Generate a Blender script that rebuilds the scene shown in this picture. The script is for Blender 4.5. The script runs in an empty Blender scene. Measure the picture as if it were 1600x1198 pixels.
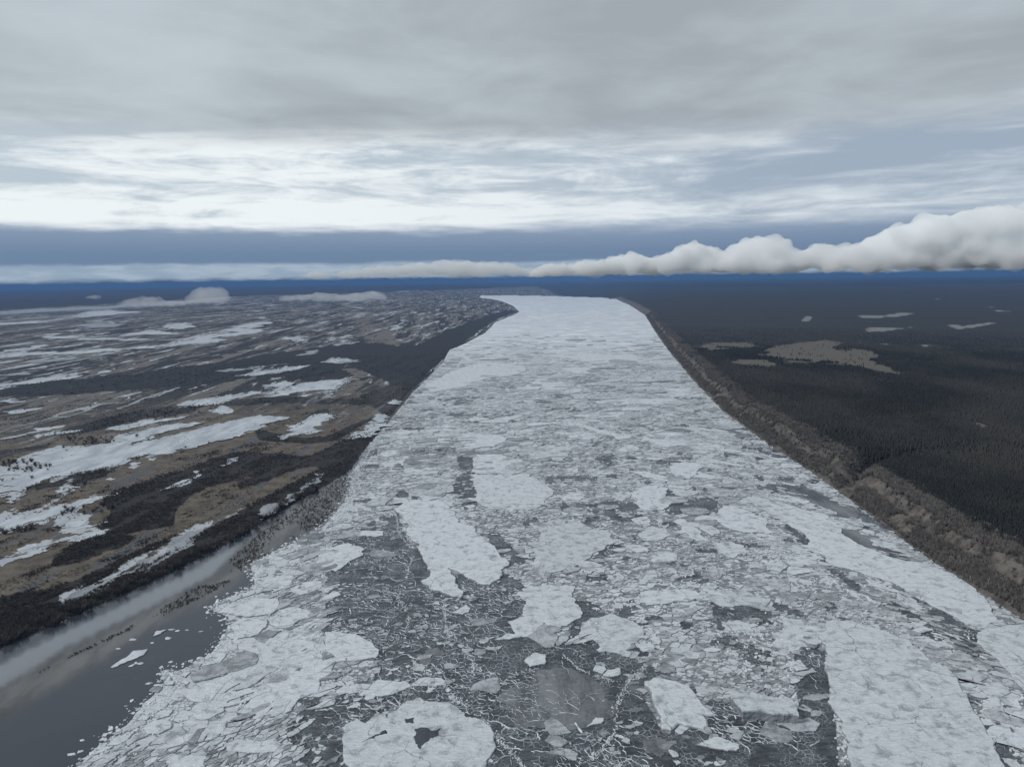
import bpy, math, random
import numpy as np
from mathutils import Vector, Matrix, Euler, geometry, noise as mnoise

random.seed(7)
RNG = np.random.default_rng(7)
SC = bpy.context.scene
COL = SC.collection
R = math.radians

# ------------------------------------------------------------------ camera
CAM_H = 200.0
F_PX = 1109.0                       # focal length in pixels of a 1600 x 1198 frame
PITCH = math.atan((599 - 434) / F_PX)
ROLL = R(-0.80)
cam_data = bpy.data.cameras.new('camera')
cam = bpy.data.objects.new('camera', cam_data)
COL.objects.link(cam)
cam_data.sensor_width = 36.0
cam_data.lens = 36.0 * F_PX / 1600.0
cam_data.clip_start = 1.0
cam_data.clip_end = 200000.0
CM = Matrix.Rotation(math.pi / 2 - PITCH, 3, 'X') @ Matrix.Rotation(ROLL, 3, 'Z')
cam.matrix_world = Matrix.Translation((0, 0, CAM_H)) @ CM.to_4x4()
SC.camera = cam

# ------------------------------------------------------------------ render settings
SC.render.engine = 'CYCLES'
SC.cycles.use_denoising = True
SC.cycles.max_bounces = 26
SC.cycles.diffuse_bounces = 2
SC.cycles.glossy_bounces = 2
SC.cycles.transmission_bounces = 2
SC.cycles.volume_bounces = 24
SC.cycles.caustics_reflective = False
SC.cycles.caustics_refractive = False
SC.view_settings.view_transform = 'Standard'
SC.view_settings.look = 'None'
SC.view_settings.exposure = 0.08
SC.view_settings.gamma = 1.0
SC.view_settings.use_curve_mapping = False


# ------------------------------------------------------------------ node helper
class NT:
    def __init__(self, tree):
        self.t = tree
        self.n = tree.nodes
        self.l = tree.links

    def put(self, sock, v):
        if v is None:
            return
        if hasattr(v, 'is_output'):
            self.l.new(v, sock)
        else:
            if isinstance(v, (tuple, list)) and len(v) == 3 and sock.type == 'RGBA':
                v = (*v, 1)
            sock.default_value = v

    def m(self, op, a, b=None, c=None, clamp=False):
        n = self.n.new('ShaderNodeMath')
        n.operation = op
        n.use_clamp = clamp
        for i, v in enumerate((a, b, c)):
            self.put(n.inputs[i], v)
        return n.outputs[0]

    def add(self, a, b): return self.m('ADD', a, b)
    def sub(self, a, b): return self.m('SUBTRACT', a, b)
    def mul(self, a, b): return self.m('MULTIPLY', a, b)

    def step(self, x, lo, hi, smooth=True):
        n = self.n.new('ShaderNodeMapRange')
        n.interpolation_type = 'SMOOTHSTEP' if smooth else 'LINEAR'
        n.clamp = True
        self.put(n.inputs['Value'], x)
        self.put(n.inputs['From Min'], lo)
        self.put(n.inputs['From Max'], hi)
        return n.outputs[0]

    def mix(self, f, a, b):
        n = self.n.new('ShaderNodeMix')
        n.data_type = 'RGBA'
        n.clamp_factor = True
        self.put(n.inputs[0], f)
        self.put(n.inputs[6], a)
        self.put(n.inputs[7], b)
        return n.outputs[2]

    def mixf(self, f, a, b):
        n = self.n.new('ShaderNodeMix')
        n.data_type = 'FLOAT'
        n.clamp_factor = True
        self.put(n.inputs[0], f)
        self.put(n.inputs[2], a)
        self.put(n.inputs[3], b)
        return n.outputs[0]

    def map(self, vec, scale=(1, 1, 1), rot=(0, 0, 0), loc=(0, 0, 0)):
        n = self.n.new('ShaderNodeMapping')
        self.put(n.inputs['Vector'], vec)
        n.inputs['Location'].default_value = loc
        n.inputs['Rotation'].default_value = rot
        n.inputs['Scale'].default_value = scale
        return n.outputs[0]

    def noise(self, vec, scale, detail=4, rough=0.55, dist=0.0, color=False):
        n = self.n.new('ShaderNodeTexNoise')
        self.put(n.inputs['Vector'], vec)
        n.inputs['Scale'].default_value = scale
        n.inputs['Detail'].default_value = detail
        n.inputs['Roughness'].default_value = rough
        n.inputs['Distortion'].default_value = dist
        return n.outputs['Color' if color else 'Fac']

    def voro(self, vec, scale, feature='F1', rand=1.0):
        n = self.n.new('ShaderNodeTexVoronoi')
        n.feature = feature
        n.voronoi_dimensions = '2D'
        self.put(n.inputs['Vector'], vec)
        n.inputs['Scale'].default_value = scale
        n.inputs['Randomness'].default_value = rand
        return n

    def attr(self, name, out='Fac'):
        n = self.n.new('ShaderNodeAttribute')
        n.attribute_name = name
        return n.outputs[out]

    def pos(self):
        return self.n.new('ShaderNodeNewGeometry').outputs['Position']

    def vadd(self, a, b):
        n = self.n.new('ShaderNodeVectorMath')
        n.operation = 'ADD'
        self.put(n.inputs[0], a)
        self.put(n.inputs[1], b)
        return n.outputs[0]

    def vscale(self, a, s):
        n = self.n.new('ShaderNodeVectorMath')
        n.operation = 'SCALE'
        self.put(n.inputs[0], a)
        self.put(n.inputs['Scale'], s)
        return n.outputs[0]

    def warp(self, vec, scale, amount, detail=3):
        c = self.noise(vec, scale, detail, 0.6, 0, True)
        n = self.n.new('ShaderNodeVectorMath')
        n.operation = 'SUBTRACT'
        self.put(n.inputs[0], c)
        n.inputs[1].default_value = (0.5, 0.5, 0.5)
        return self.vadd(vec, self.vscale(n.outputs[0], amount))

    def bump(self, h, strength, dist):
        n = self.n.new('ShaderNodeBump')
        n.inputs['Strength'].default_value = strength
        n.inputs['Distance'].default_value = dist
        self.put(n.inputs['Height'], h)
        return n.outputs[0]


def material(name):
    m = bpy.data.materials.new(name)
    m.use_nodes = True
    t = NT(m.node_tree)
    b = t.n['Principled BSDF']
    b.inputs['Roughness'].default_value = 0.85
    b.inputs['Specular IOR Level'].default_value = 0.2
    return m, t, b


# ------------------------------------------------------------------ sky
SUN_EL, SUN_AZ = R(36), R(-112)         # veiled by the overcast, behind the camera and to the left
world = bpy.data.worlds.new('World')
SC.world = world
world.use_nodes = True


def build_world():
    t = NT(world.node_tree)
    for n in list(t.n):
        t.n.remove(n)
    out = t.n.new('ShaderNodeOutputWorld')
    sky = t.n.new('ShaderNodeTexSky')
    sky.sky_type = 'NISHITA'
    sky.sun_disc = False
    sky.sun_elevation = SUN_EL
    sky.sun_rotation = SUN_AZ
    sky.altitude = 200
    bg0 = t.n.new('ShaderNodeBackground')
    t.put(bg0.inputs[0], sky.outputs[0])
    bg0.inputs[1].default_value = 0.08
    tc = t.n.new('ShaderNodeTexCoord')
    d = tc.outputs['Generated']
    sep = t.n.new('ShaderNodeSeparateXYZ')
    t.put(sep.inputs[0], d)
    x, y, z = sep.outputs
    az = t.m('ARCTAN2', x, y)
    zc = t.m('MAXIMUM', z, 0.0)
    den = t.add(zc, 0.055)
    comb = t.n.new('ShaderNodeCombineXYZ')
    t.put(comb.inputs[0], t.m('DIVIDE', x, den))
    t.put(comb.inputs[1], t.m('DIVIDE', y, den))
    p = comb.outputs[0]                               # the cloud ceiling seen from below
    side = t.step(az, -0.35, 0.45)                    # 0 on the left, 1 on the right
    # upper grey deck
    n1 = t.noise(t.map(p, (1.0, 1.0, 1), (0, 0, 0.5)), 0.42, 4, 0.5, 0.4)
    n2 = t.noise(p, 1.3, 5, 0.55, 0.3)
    n3 = t.noise(t.map(p, loc=(7, 3, 1)), 0.9, 6, 0.6, 0.2)
    up = t.step(t.add(t.mul(n1, 0.58), t.mul(n2, 0.42)), 0.36, 0.64)
    up = t.m('SUBTRACT', up, t.mul(side, 0.33), clamp=True)
    grey = t.mix(up, (0.345, 0.385, 0.42), (0.50, 0.56, 0.605))
    # bright torn band under the deck
    zz = t.add(z, t.mul(t.sub(n3, 0.5), 0.05))
    zz = t.add(zz, t.mul(t.sub(n1, 0.5), 0.10))
    band = t.mul(t.step(zz, 0.205, 0.150), 1.0)
    streak = t.noise(t.map(d, (3.2, 3.2, 19), (0, 0, 0), (2.3, 9.1, 0)), 1.0, 7, 0.60, 0.9)
    streak2 = t.noise(t.map(d, (5, 5, 36), (0, 0, 0), (12.3, 1.1, 0)), 1.6, 6, 0.62, 0.6)
    s = t.add(t.mul(streak, 0.65), t.mul(streak2, 0.35))
    s = t.add(s, t.mul(t.step(z, 0.135, 0.10), 0.030))
    s = t.m('SUBTRACT', s, t.mul(side, 0.085))
    w = t.step(s, 0.42, 0.56)
    lit = t.mix(w, (0.47, 0.55, 0.62), (0.82, 0.87, 0.89))
    lit_r = t.mix(t.step(s, 0.32, 0.58), (0.30, 0.37, 0.47), (0.68, 0.74, 0.79))
    lit = t.mix(t.mul(side, 0.85), lit, lit_r)
    col = t.mix(band, grey, lit)
    # blue grey gap under the band, flat lower edge of the cloud
    e1 = t.noise(t.map(p, loc=(3, 3, 0)), 1.2, 5, 0.6)
    edge = t.add(z, t.mul(t.sub(e1, 0.5), 0.022))
    blue = t.mix(t.step(z, 0.03, 0.075), (0.145, 0.222, 0.35), (0.245, 0.32, 0.44))
    gap = t.step(edge, t.mixf(side, 0.075, 0.086), t.mixf(side, 0.059, 0.054))
    col = t.mix(gap, col, blue)
    # far low cloud bank along the horizon
    nb = t.noise(t.map(d, (1, 1, 2.5)), 7, 5, 0.55)
    nb2 = t.noise(t.map(d, (1, 1, 5)), 22, 4, 0.5)
    top = t.add(0.021, t.mul(t.sub(nb, 0.45), 0.016))
    bank = t.step(t.sub(z, top), 0.003, -0.003)
    bcol = t.mix(t.step(nb2, 0.35, 0.65), (0.27, 0.36, 0.47), (0.35, 0.44, 0.54))
    bcol = t.mix(t.step(t.add(z, t.mul(t.sub(nb2, 0.5), 0.008)), -0.001, 0.006), (0.040, 0.085, 0.175), bcol)
    col = t.mix(bank, col, bcol)
    col = t.mix(t.step(z, -0.02, -0.10), col, (0.10, 0.12, 0.14))
    bg = t.n.new('ShaderNodeBackground')
    t.put(bg.inputs[0], col)
    bg.inputs[1].default_value = 1.0
    mx = t.n.new('ShaderNodeMixShader')
    mx.inputs[0].default_value = 0.97              # a nearly closed overcast over the clear sky
    t.l.new(bg0.outputs[0], mx.inputs[1])
    t.l.new(bg.outputs[0], mx.inputs[2])
    t.l.new(mx.outputs[0], out.inputs[0])


build_world()
sun_d = bpy.data.lights.new('sun', 'SUN')
sun_d.energy = 1.9
sun_d.angle = R(12)
sun_d.color = (1.0, 0.98, 0.95)
sun = bpy.data.objects.new('sun', sun_d)
COL.objects.link(sun)
sdir = Vector((math.sin(SUN_AZ) * math.cos(SUN_EL), math.cos(SUN_AZ) * math.cos(SUN_EL), math.sin(SUN_EL)))
sun.rotation_euler = sdir.to_track_quat('Z', 'Y').to_euler()

# ------------------------------------------------------------------ projection helpers
CMn = np.array(CM)


def ground(px, z=0.0):
    """points of a 1600 x 1198 picture plane -> where they meet the level z"""
    a = np.asarray(px, float).reshape(-1, 2)
    d = np.stack([(a[:, 0] - 800) / F_PX, -(a[:, 1] - 599) / F_PX, -np.ones(len(a))], 1) @ CMn.T
    s = (z - CAM_H) / np.minimum(d[:, 2], -1e-4)
    return d[:, :2] * s[:, None]


def project(x, y, z=0.0):
    v = np.stack([np.asarray(x, float), np.asarray(y, float), np.broadcast_to(np.asarray(z, float) - CAM_H, np.shape(x))], -1) @ CMn
    w = np.maximum(-v[..., 2], 1e-3)
    return 800 + v[..., 0] / w * F_PX, 599 - v[..., 1] / w * F_PX


def at_range(px, py, dist):
    """a point in the air on the ray through px,py at the given horizontal distance"""
    d = CMn @ np.array([(px - 800) / F_PX, -(py - 599) / F_PX, -1.0])
    s = dist / math.hypot(d[0], d[1])
    return Vector((d[0] * s, d[1] * s, CAM_H + d[2] * s))


def T(ox, oy, s, pts):
    return [(ox + x * s, oy + y * s) for x, y in pts]


def inside(px, py, poly):
    poly = np.asarray(poly, float)
    r = np.zeros(np.shape(px), bool)
    j = len(poly) - 1
    for i in range(len(poly)):
        xi, yi = poly[i]
        xj, yj = poly[j]
        if yi != yj:
            c = ((yi > py) != (yj > py)) & (px < (xj - xi) * (py - yi) / (yj - yi) + xi)
            r ^= c
        j = i
    return r


def line_dist(x, y, line):
    line = np.asarray(line, float)
    best = np.full(np.shape(x), 1e12)
    for (ax, ay), (bx, by) in zip(line[:-1], line[1:]):
        dx, dy = bx - ax, by - ay
        L = dx * dx + dy * dy + 1e-9
        t = np.clip(((x - ax) * dx + (y - ay) * dy) / L, 0, 1)
        best = np.minimum(best, (x - ax - t * dx) ** 2 + (y - ay - t * dy) ** 2)
    return np.sqrt(best)


def vnoise(x, y, scale, seed=0, octaves=4, rough=0.5):
    """cheap value noise, -1..1"""
    rs = np.random.default_rng(seed)
    tab = rs.random((256, 256)) * 2 - 1
    out = np.zeros(np.shape(x))
    amp = tot = 1.0
    tot = 0
    for o in range(octaves):
        u, v = x / scale + 17.3 * o, y / scale + 5.1 * o
        iu, iv = np.floor(u).astype(int), np.floor(v).astype(int)
        fu, fv = u - iu, v - iv
        fu, fv = fu * fu * (3 - 2 * fu), fv * fv * (3 - 2 * fv)
        a = tab[iu % 256, iv % 256]; b = tab[(iu + 1) % 256, iv % 256]
        c = tab[iu % 256, (iv + 1) % 256]; d = tab[(iu + 1) % 256, (iv + 1) % 256]
        out += amp * ((a * (1 - fu) + b * fu) * (1 - fv) + (c * (1 - fu) + d * fu) * fv)
        tot += amp
        amp *= rough
        scale /= 2.03
    return out / tot * 1.6


def sstep(x, a, b):
    t = np.clip((x - a) / (b - a), 0, 1)
    return t * t * (3 - 2 * t)


def tag(o, label=None, cat=None, group=None, kind=None):
    if label: o['label'] = label
    if cat: o['category'] = cat
    if group: o['group'] = group
    if kind: o['kind'] = kind
    return o


def mesh_obj(name, verts, faces, mat, parent=None, attrs=None, smooth=False, loc=None):
    me = bpy.data.meshes.new(name)
    me.from_pydata([tuple(v) for v in verts] if not isinstance(verts, list) else verts, [], faces)
    mats = mat if isinstance(mat, (list, tuple)) else [mat]
    for m in mats:
        me.materials.append(m)
    for k, v in (attrs or {}).items():
        a = me.attributes.new(k, 'FLOAT', 'POINT')
        a.data.foreach_set('value', np.asarray(v, np.float32))
    if smooth:
        me.polygons.foreach_set('use_smooth', [True] * len(me.polygons))
    me.update()
    o = bpy.data.objects.new(name, me)
    COL.objects.link(o)
    if loc is not None:
        o.location = loc
    if parent:
        o.parent = parent
    return o


# ------------------------------------------------------------------ the outlines of the land and the river
LEFT_BANK = [(-1400, 1780), (-700, 1395), (-300, 1175), (0, 1012), (150, 947), (270, 892), (370, 842), (430, 802), (500, 764),
             (545, 738), (575, 697), (600, 668), (622, 641), (645, 613), (668, 591), (692, 567), (702, 547), (725, 538),
             (758, 520), (775, 503), (800, 493), (812, 487), (802, 478), (786, 471), (770, 467.5), (748, 465)]
FAR_BANK = [(752, 461.5), (790, 461.5), (860, 462.5), (900, 464), (940, 465)]
RIGHT_BANK = [(963, 467), (985, 477), (1008, 492), (1022, 515), (1045, 548), (1080, 590), (1130, 642), (1200, 693),
              (1280, 745), (1340, 790), (1420, 850), (1500, 905), (1600, 968), (1760, 1075), (2000, 1235), (2600, 1640)]
RIVER = LEFT_BANK + FAR_BANK + RIGHT_BANK + [(2600, 2600), (-1400, 2600)]
# where the pack ice ends against the open water on the left
ICE_EDGE = [(-60, 1330), (30, 1260), (110, 1205), (150, 1170), (205, 1125), (222, 1100), (260, 1070), (250, 1050), (300, 1040), (335, 1015),
            (352, 990), (362, 965), (338, 955), (330, 945), (400, 915), (390, 880), (430, 862), (470, 842), (505, 822), (530, 795),
            (548, 760), (551, 738)]
ICE_POLY = ICE_EDGE + LEFT_BANK[10:] + FAR_BANK + RIGHT_BANK + [(2600, 2600), (-60, 2600)]

LB, RB, FB = ground(LEFT_BANK), ground(RIGHT_BANK), ground(FAR_BANK)
GULLY = ground([(1318, 774), (1340, 752), (1372, 742), (1430, 736)])

t5 = lambda l: T(500, 660, .2505, l)
t6 = lambda l: T(850, 660, .2505, l)
t3 = lambda l: T(800, 898, .2505, l)
t4 = lambda l: T(1200, 898, .2505, l)
t1 = lambda l: T(100, 898, .2505, l)
t2 = lambda l: T(450, 898, .2505, l)
t7 = lambda l: T(1200, 700, .25, l)
A_ = lambda l: T(0, 600, .2505, l)
B_ = lambda l: T(300, 560, .2505, l)
C_ = lambda l: T(0, 280, .2505, l)
D_ = lambda l: T(350, 280, .2505, l)
Z_ = lambda l: T(0, 420, .3375, l)
R_ = lambda l: T(1060, 420, .3375, l)

WOODS = [
    Z_([(0, 560), (250, 520), (600, 490), (800, 460), (1000, 440), (1200, 400), (1600, 350), (1780, 345), (1900, 375), (1720, 430), (1560, 455), (1640, 490), (1400, 520), (1250, 500), (1000, 540), (700, 560), (300, 590), (0, 605)]),
    [(553, 732), (600, 665), (640, 612), (690, 565), (722, 538), (775, 500), (811, 487), (790, 484), (740, 500), (690, 520), (655, 538), (590, 548), (520, 562), (610, 600), (560, 620), (600, 650), (560, 690), (530, 715)],
    [(-300, 1090), (0, 962), (100, 938), (210, 888), (300, 843), (370, 803), (440, 765), (500, 735), (480, 715), (560, 680), (600, 665), (552, 733), (510, 762), (430, 802), (370, 842), (270, 892), (150, 947), (0, 1014), (-300, 1175)],
    A_([(600, 760), (700, 690), (820, 640), (1000, 590), (1150, 540), (1300, 480), (1500, 430), (1800, 450), (1950, 460), (1700, 560), (1350, 640), (1200, 700), (1100, 800), (1080, 900), (900, 920), (700, 960), (600, 900), (680, 830), (700, 780)]),
    A_([(330, 1080), (450, 1010), (600, 960), (850, 950), (800, 1010), (650, 1060), (500, 1130), (330, 1150)]),
    A_([(300, 620), (500, 560), (700, 530), (740, 545), (640, 590), (420, 640), (150, 690), (130, 700), (150, 660)]),
    A_([(240, 340), (560, 250), (700, 210), (1000, 150), (1300, 130), (1200, 190), (900, 230), (700, 280), (560, 310), (300, 345)]),
    A_([(-60, 430), (200, 400), (330, 380), (300, 420), (150, 440), (-60, 500)]),
    B_([(0, 290), (120, 240), (440, 205), (640, 170), (560, 190), (250, 262), (500, 250), (700, 245), (1050, 262), (1120, 300), (900, 290), (560, 285), (300, 305), (120, 305)]),
    B_([(380, 440), (640, 500), (830, 490), (1100, 380), (1140, 340), (1130, 390), (1000, 460), (900, 520), (700, 540), (420, 520)]),
    B_([(560, 640), (700, 620), (900, 560), (1130, 460), (1050, 560), (900, 640), (830, 690), (700, 690), (300, 830), (280, 800), (450, 720)]),
    B_([(760, 340), (840, 310), (860, 340), (780, 380), (640, 460), (620, 450)]),
    [(130, 905), (180, 880), (240, 850), (280, 835), (250, 860), (150, 915), (60, 945), (0, 960), (0, 935), (70, 925)],
]
TANS = [
    R_([(100, 390), (170, 370), (340, 372), (370, 395), (150, 412), (100, 415)]),
    R_([(350, 430), (450, 390), (680, 360), (780, 375), (700, 400), (880, 412), (930, 440), (920, 470), (980, 500), (1060, 545), (920, 545), (900, 510), (800, 490), (700, 490), (500, 470), (400, 445)]),
    R_([(190, 465), (250, 458), (410, 462), (470, 490), (400, 505), (300, 485)]),
    R_([(1330, 775), (1380, 782), (1460, 810), (1400, 820)]),
]
BRIGHTS = [R_(p) for p in (
    [(820, 238), (950, 236), (1040, 223), (1105, 228), (1000, 246), (850, 250)],
    [(560, 265), (592, 238), (625, 238), (600, 268)],
    [(850, 300), (1100, 296), (950, 316), (880, 320)],
    [(1230, 285), (1290, 285), (1310, 293), (1450, 273), (1480, 278), (1350, 302), (1290, 305)],
    [(920, 378), (990, 380), (950, 390)], [(1110, 386), (1170, 388), (1140, 398)],
    [(1430, 188), (1475, 192), (1440, 196)], [(1450, 208), (1550, 216), (1480, 219)], [(1160, 150), (1230, 151), (1200, 155)],
    [(810, 372), (850, 370), (840, 380)])]


POOLS = [
    (A_([(-60, 545), (60, 520), (190, 440), (340, 400), (560, 395), (700, 385), (720, 330), (880, 300), (1120, 255), (1290, 235), (1180, 270), (960, 315), (940, 340), (820, 375), (820, 395), (1000, 345), (1170, 310), (1330, 265), (1500, 228), (1628, 210), (1728, 205), (1688, 240), (1628, 280), (1498, 330), (1298, 370), (1130, 405), (980, 445), (830, 460), (780, 500), (640, 525), (500, 550), (250, 610), (150, 650), (90, 740), (60, 750), (100, 670), (0, 682), (-120, 700)]), 'large snow covered pool', 1),
    (A_([(-60, 905), (80, 840), (240, 815), (400, 755), (520, 730), (620, 700), (760, 665), (640, 715), (520, 745), (400, 800), (250, 850), (100, 900), (-60, 940)]), '', 1),
    (A_([(-40, 848), (40, 825), (110, 830), (210, 800), (130, 835), (-40, 870)]), '', 1),
    (A_([(355, 860), (440, 830), (540, 840), (540, 860), (460, 890), (380, 895)]), '', 1),
    (A_([(350, 935), (480, 890), (680, 850), (560, 890), (420, 925)]), '', 1),
    (A_([(100, 1030), (220, 990), (380, 960), (560, 930), (700, 900), (690, 915), (590, 955), (400, 975), (240, 1010), (120, 1040)]), '', 1),
    (A_([(-30, 1130), (30, 1090), (130, 1070), (250, 1030), (300, 1040), (200, 1075), (90, 1100), (10, 1140)]), '', 1),
    ([(60, 950), (108, 928), (168, 902), (216, 874), (263, 850), (300, 828), (340, 812), (376, 793), (345, 815), (306, 840), (280, 862), (236, 884), (170, 912), (105, 944)], '', 2),
    (A_([(120, 375), (220, 330), (340, 300), (520, 285), (400, 310), (260, 330), (180, 360)]), '', 1),
    (A_([(-20, 350), (150, 315), (400, 265), (440, 258), (160, 322)]), '', 1),
    (A_([(660, 285), (820, 255), (900, 235), (1100, 215), (1180, 195), (1130, 220), (900, 262), (700, 292)]), '', 1),
    (A_([(1100, 130), (1300, 100), (1450, 80), (1597, 48), (1640, 50), (1597, 66), (1350, 130), (1110, 150)]), '', 1),
    (A_([(1320, 180), (1400, 150), (1460, 170), (1420, 185)]), '', 1),
    (A_([(-20, 175), (150, 158), (270, 148), (240, 158), (60, 186)]), '', 1),
    (A_([(-20, 105), (80, 95), (170, 110), (60, 120)]), '', 1),
    (A_([(340, 670), (440, 645), (500, 640), (420, 665), (350, 685)]), '', 1),
    (A_([(660, 595), (700, 580), (690, 598)]), '', 1),
    (A_([(800, 520), (830, 490), (880, 490), (840, 530)]), '', 1),
    (A_([(870, 465), (980, 462), (960, 480)]), '', 1),
    (A_([(1350, 520), (1420, 480), (1490, 455), (1440, 495)]), '', 1),
    (A_([(1000, 660), (1130, 600), (1280, 530), (1220, 585), (1100, 635)]), '', 1),
    (B_([(470, 180), (560, 150), (640, 155), (580, 185)]), '', 1),
    (B_([(400, 245), (560, 200), (700, 160), (850, 145), (1040, 130), (940, 165), (760, 200), (640, 215), (500, 242)]), '', 1),
    (B_([(650, 235), (800, 210), (960, 190), (900, 205), (700, 238)]), '', 1),
    (B_([(560, 505), (640, 460), (740, 370), (830, 340), (850, 350), (800, 400), (760, 440), (830, 448), (700, 470), (600, 490), (570, 508)]), '', 1),
    (B_([(950, 510), (1010, 470), (1090, 420), (1140, 380), (1145, 350), (1240, 360), (1210, 400), (1150, 450), (1050, 490)]), '', 1),
    (B_([(1225, 280), (1250, 262), (1310, 262), (1300, 285)]), '', 1),
    (B_([(260, 110), (400, 90), (560, 65), (740, 45), (700, 55), (540, 85), (400, 110)]), '', 1),
    (B_([(800, 22), (870, 0), (1000, 5), (900, 25)]), '', 1),
    (B_([(150, 78), (400, 55), (620, 35), (400, 68), (200, 88)]), '', 2),
    (B_([(430, 1005), (560, 900), (620, 850), (720, 790), (780, 745), (760, 715), (825, 715), (800, 760), (700, 830), (600, 900), (500, 970)]), '', 2),
    (C_([(-40, 1107), (400, 1083), (800, 1055), (1100, 1025), (1210, 1005), (1180, 990), (1397, 940), (1500, 912), (1600, 893), (1690, 890), (1600, 915), (1500, 930), (1350, 985), (1290, 997), (1390, 1000), (1340, 1020), (1000, 1055), (600, 1082), (-40, 1122)]), '', 1),
    (C_([(265, 985), (300, 965), (340, 963), (318, 985), (500, 995), (1180, 995), (1180, 1002), (500, 1004), (290, 997)]), '', 1),
    (C_([(-40, 902), (300, 880), (500, 845), (520, 830), (700, 818), (725, 825), (640, 850), (500, 860), (300, 892), (-40, 916)]), '', 1),
    (C_([(-40, 830), (300, 808), (600, 797), (1000, 775), (1400, 742), (1580, 735), (1000, 790), (500, 815), (-40, 848)]), '', 2),
    (C_([(850, 948), (1000, 943), (1110, 966), (950, 967)]), '', 1),
    (C_([(1000, 915), (1100, 898), (1200, 925), (1100, 937)]), '', 1),
    (C_([(-20, 1085), (150, 1055), (290, 1033), (200, 1062), (-20, 1094)]), '', 1),
    (C_([(120, 1150), (480, 1108), (500, 1115), (300, 1142)]), '', 2),
    (C_([(-20, 955), (30, 950), (20, 965), (-20, 970)]), '', 1),
    (C_([(410, 945), (480, 933), (495, 940), (440, 950)]), '', 1),
    (C_([(650, 870), (680, 878), (740, 915), (730, 921), (670, 895)]), '', 2),
    (Z_([(-10, 535), (200, 510), (470, 468), (500, 470), (200, 527), (-10, 548)]), '', 1),
    (Z_([(1090, 495), (1200, 480), (1430, 445), (1400, 460), (1200, 492)]), '', 2),
    (Z_([(-10, 492), (100, 480), (190, 472), (60, 495)]), '', 2),
    (D_([(330, 990), (400, 985), (540, 1000), (420, 1012)]), '', 1),
    (D_([(450, 1102), (600, 1062), (580, 1075), (500, 1098)]), '', 2),
    (D_([(600, 1145), (690, 1115), (640, 1142)]), '', 2),
    (D_([(660, 1145), (800, 1125), (720, 1150)]), '', 2),
    (D_([(440, 880), (520, 870), (500, 890)]), '', 2),
    (D_([(200, 862), (260, 860), (250, 870)]), '', 1),
    (D_([(795, 798), (850, 798), (840, 806)]), '', 1),
    (D_([(1050, 705), (1260, 690), (1280, 693), (1080, 712)]), '', 2),
    ([(1083, 450), (1100, 449.6), (1098, 451)], '', 2),
    ([(1425, 432 + 12), (1470, 443.6), (1450, 445)], '', 2),
]



# ------------------------------------------------------------------ graded polar grid
def polar_rows():
    p = list(np.arange(7.4, 60, 1.0)) + list(np.arange(60, 250, 2.0)) + list(np.arange(250, 1500, 5.0))
    return CAM_H * F_PX / np.array(p)


def polar_grid(az0, az1, dense0, dense1, step, coarse):
    rr = polar_rows()
    a = list(np.arange(az0, dense0, coarse)) + list(np.arange(dense0, dense1, step)) + list(np.arange(dense1, az1 + 1e-6, coarse))
    a = np.radians(np.array(a))
    X = np.outer(rr, np.sin(a))
    Y = np.outer(rr, np.cos(a))
    return X, Y


def grid_faces(nr, nc, keep=None):
    i, j = np.meshgrid(np.arange(nr - 1), np.arange(nc - 1), indexing='ij')
    v = i * nc + j
    f = np.stack([v, v + 1, v + nc + 1, v + nc], -1)[:, :, ::-1]
    f = f.reshape(-1, 4)
    if keep is not None:
        f = f[keep.reshape(-1)]
    return f


def fast_mesh(name, co, quads, mat, attrs, smooth=True):
    used = np.unique(quads)
    remap = np.zeros(len(co), int)
    remap[used] = np.arange(len(used))
    co = co[used]
    quads = remap[quads]
    me = bpy.data.meshes.new(name)
    me.vertices.add(len(co))
    me.vertices.foreach_set('co', co.astype(np.float32).ravel())
    me.loops.add(quads.size)
    me.loops.foreach_set('vertex_index', quads.ravel().astype(np.int32))
    me.polygons.add(len(quads))
    me.polygons.foreach_set('loop_start', np.arange(0, quads.size, 4, dtype=np.int32))
    me.polygons.foreach_set('use_smooth', np.full(len(quads), smooth))
    me.update(calc_edges=True)
    me.validate()
    for k, v in attrs.items():
        a = me.attributes.new(k, 'FLOAT', 'POINT')
        a.data.foreach_set('value', v.ravel()[used].astype(np.float32))
    me.materials.append(mat)
    o = bpy.data.objects.new(name, me)
    COL.objects.link(o)
    return o


def blur(a, k=1):
    for _ in range(k):
        b = np.pad(a, 1, mode='edge')
        a = (b[:-2, 1:-1] + b[2:, 1:-1] + b[1:-1, :-2] + b[1:-1, 2:] + 2 * b[1:-1, 1:-1]) / 6
    return a


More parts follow.
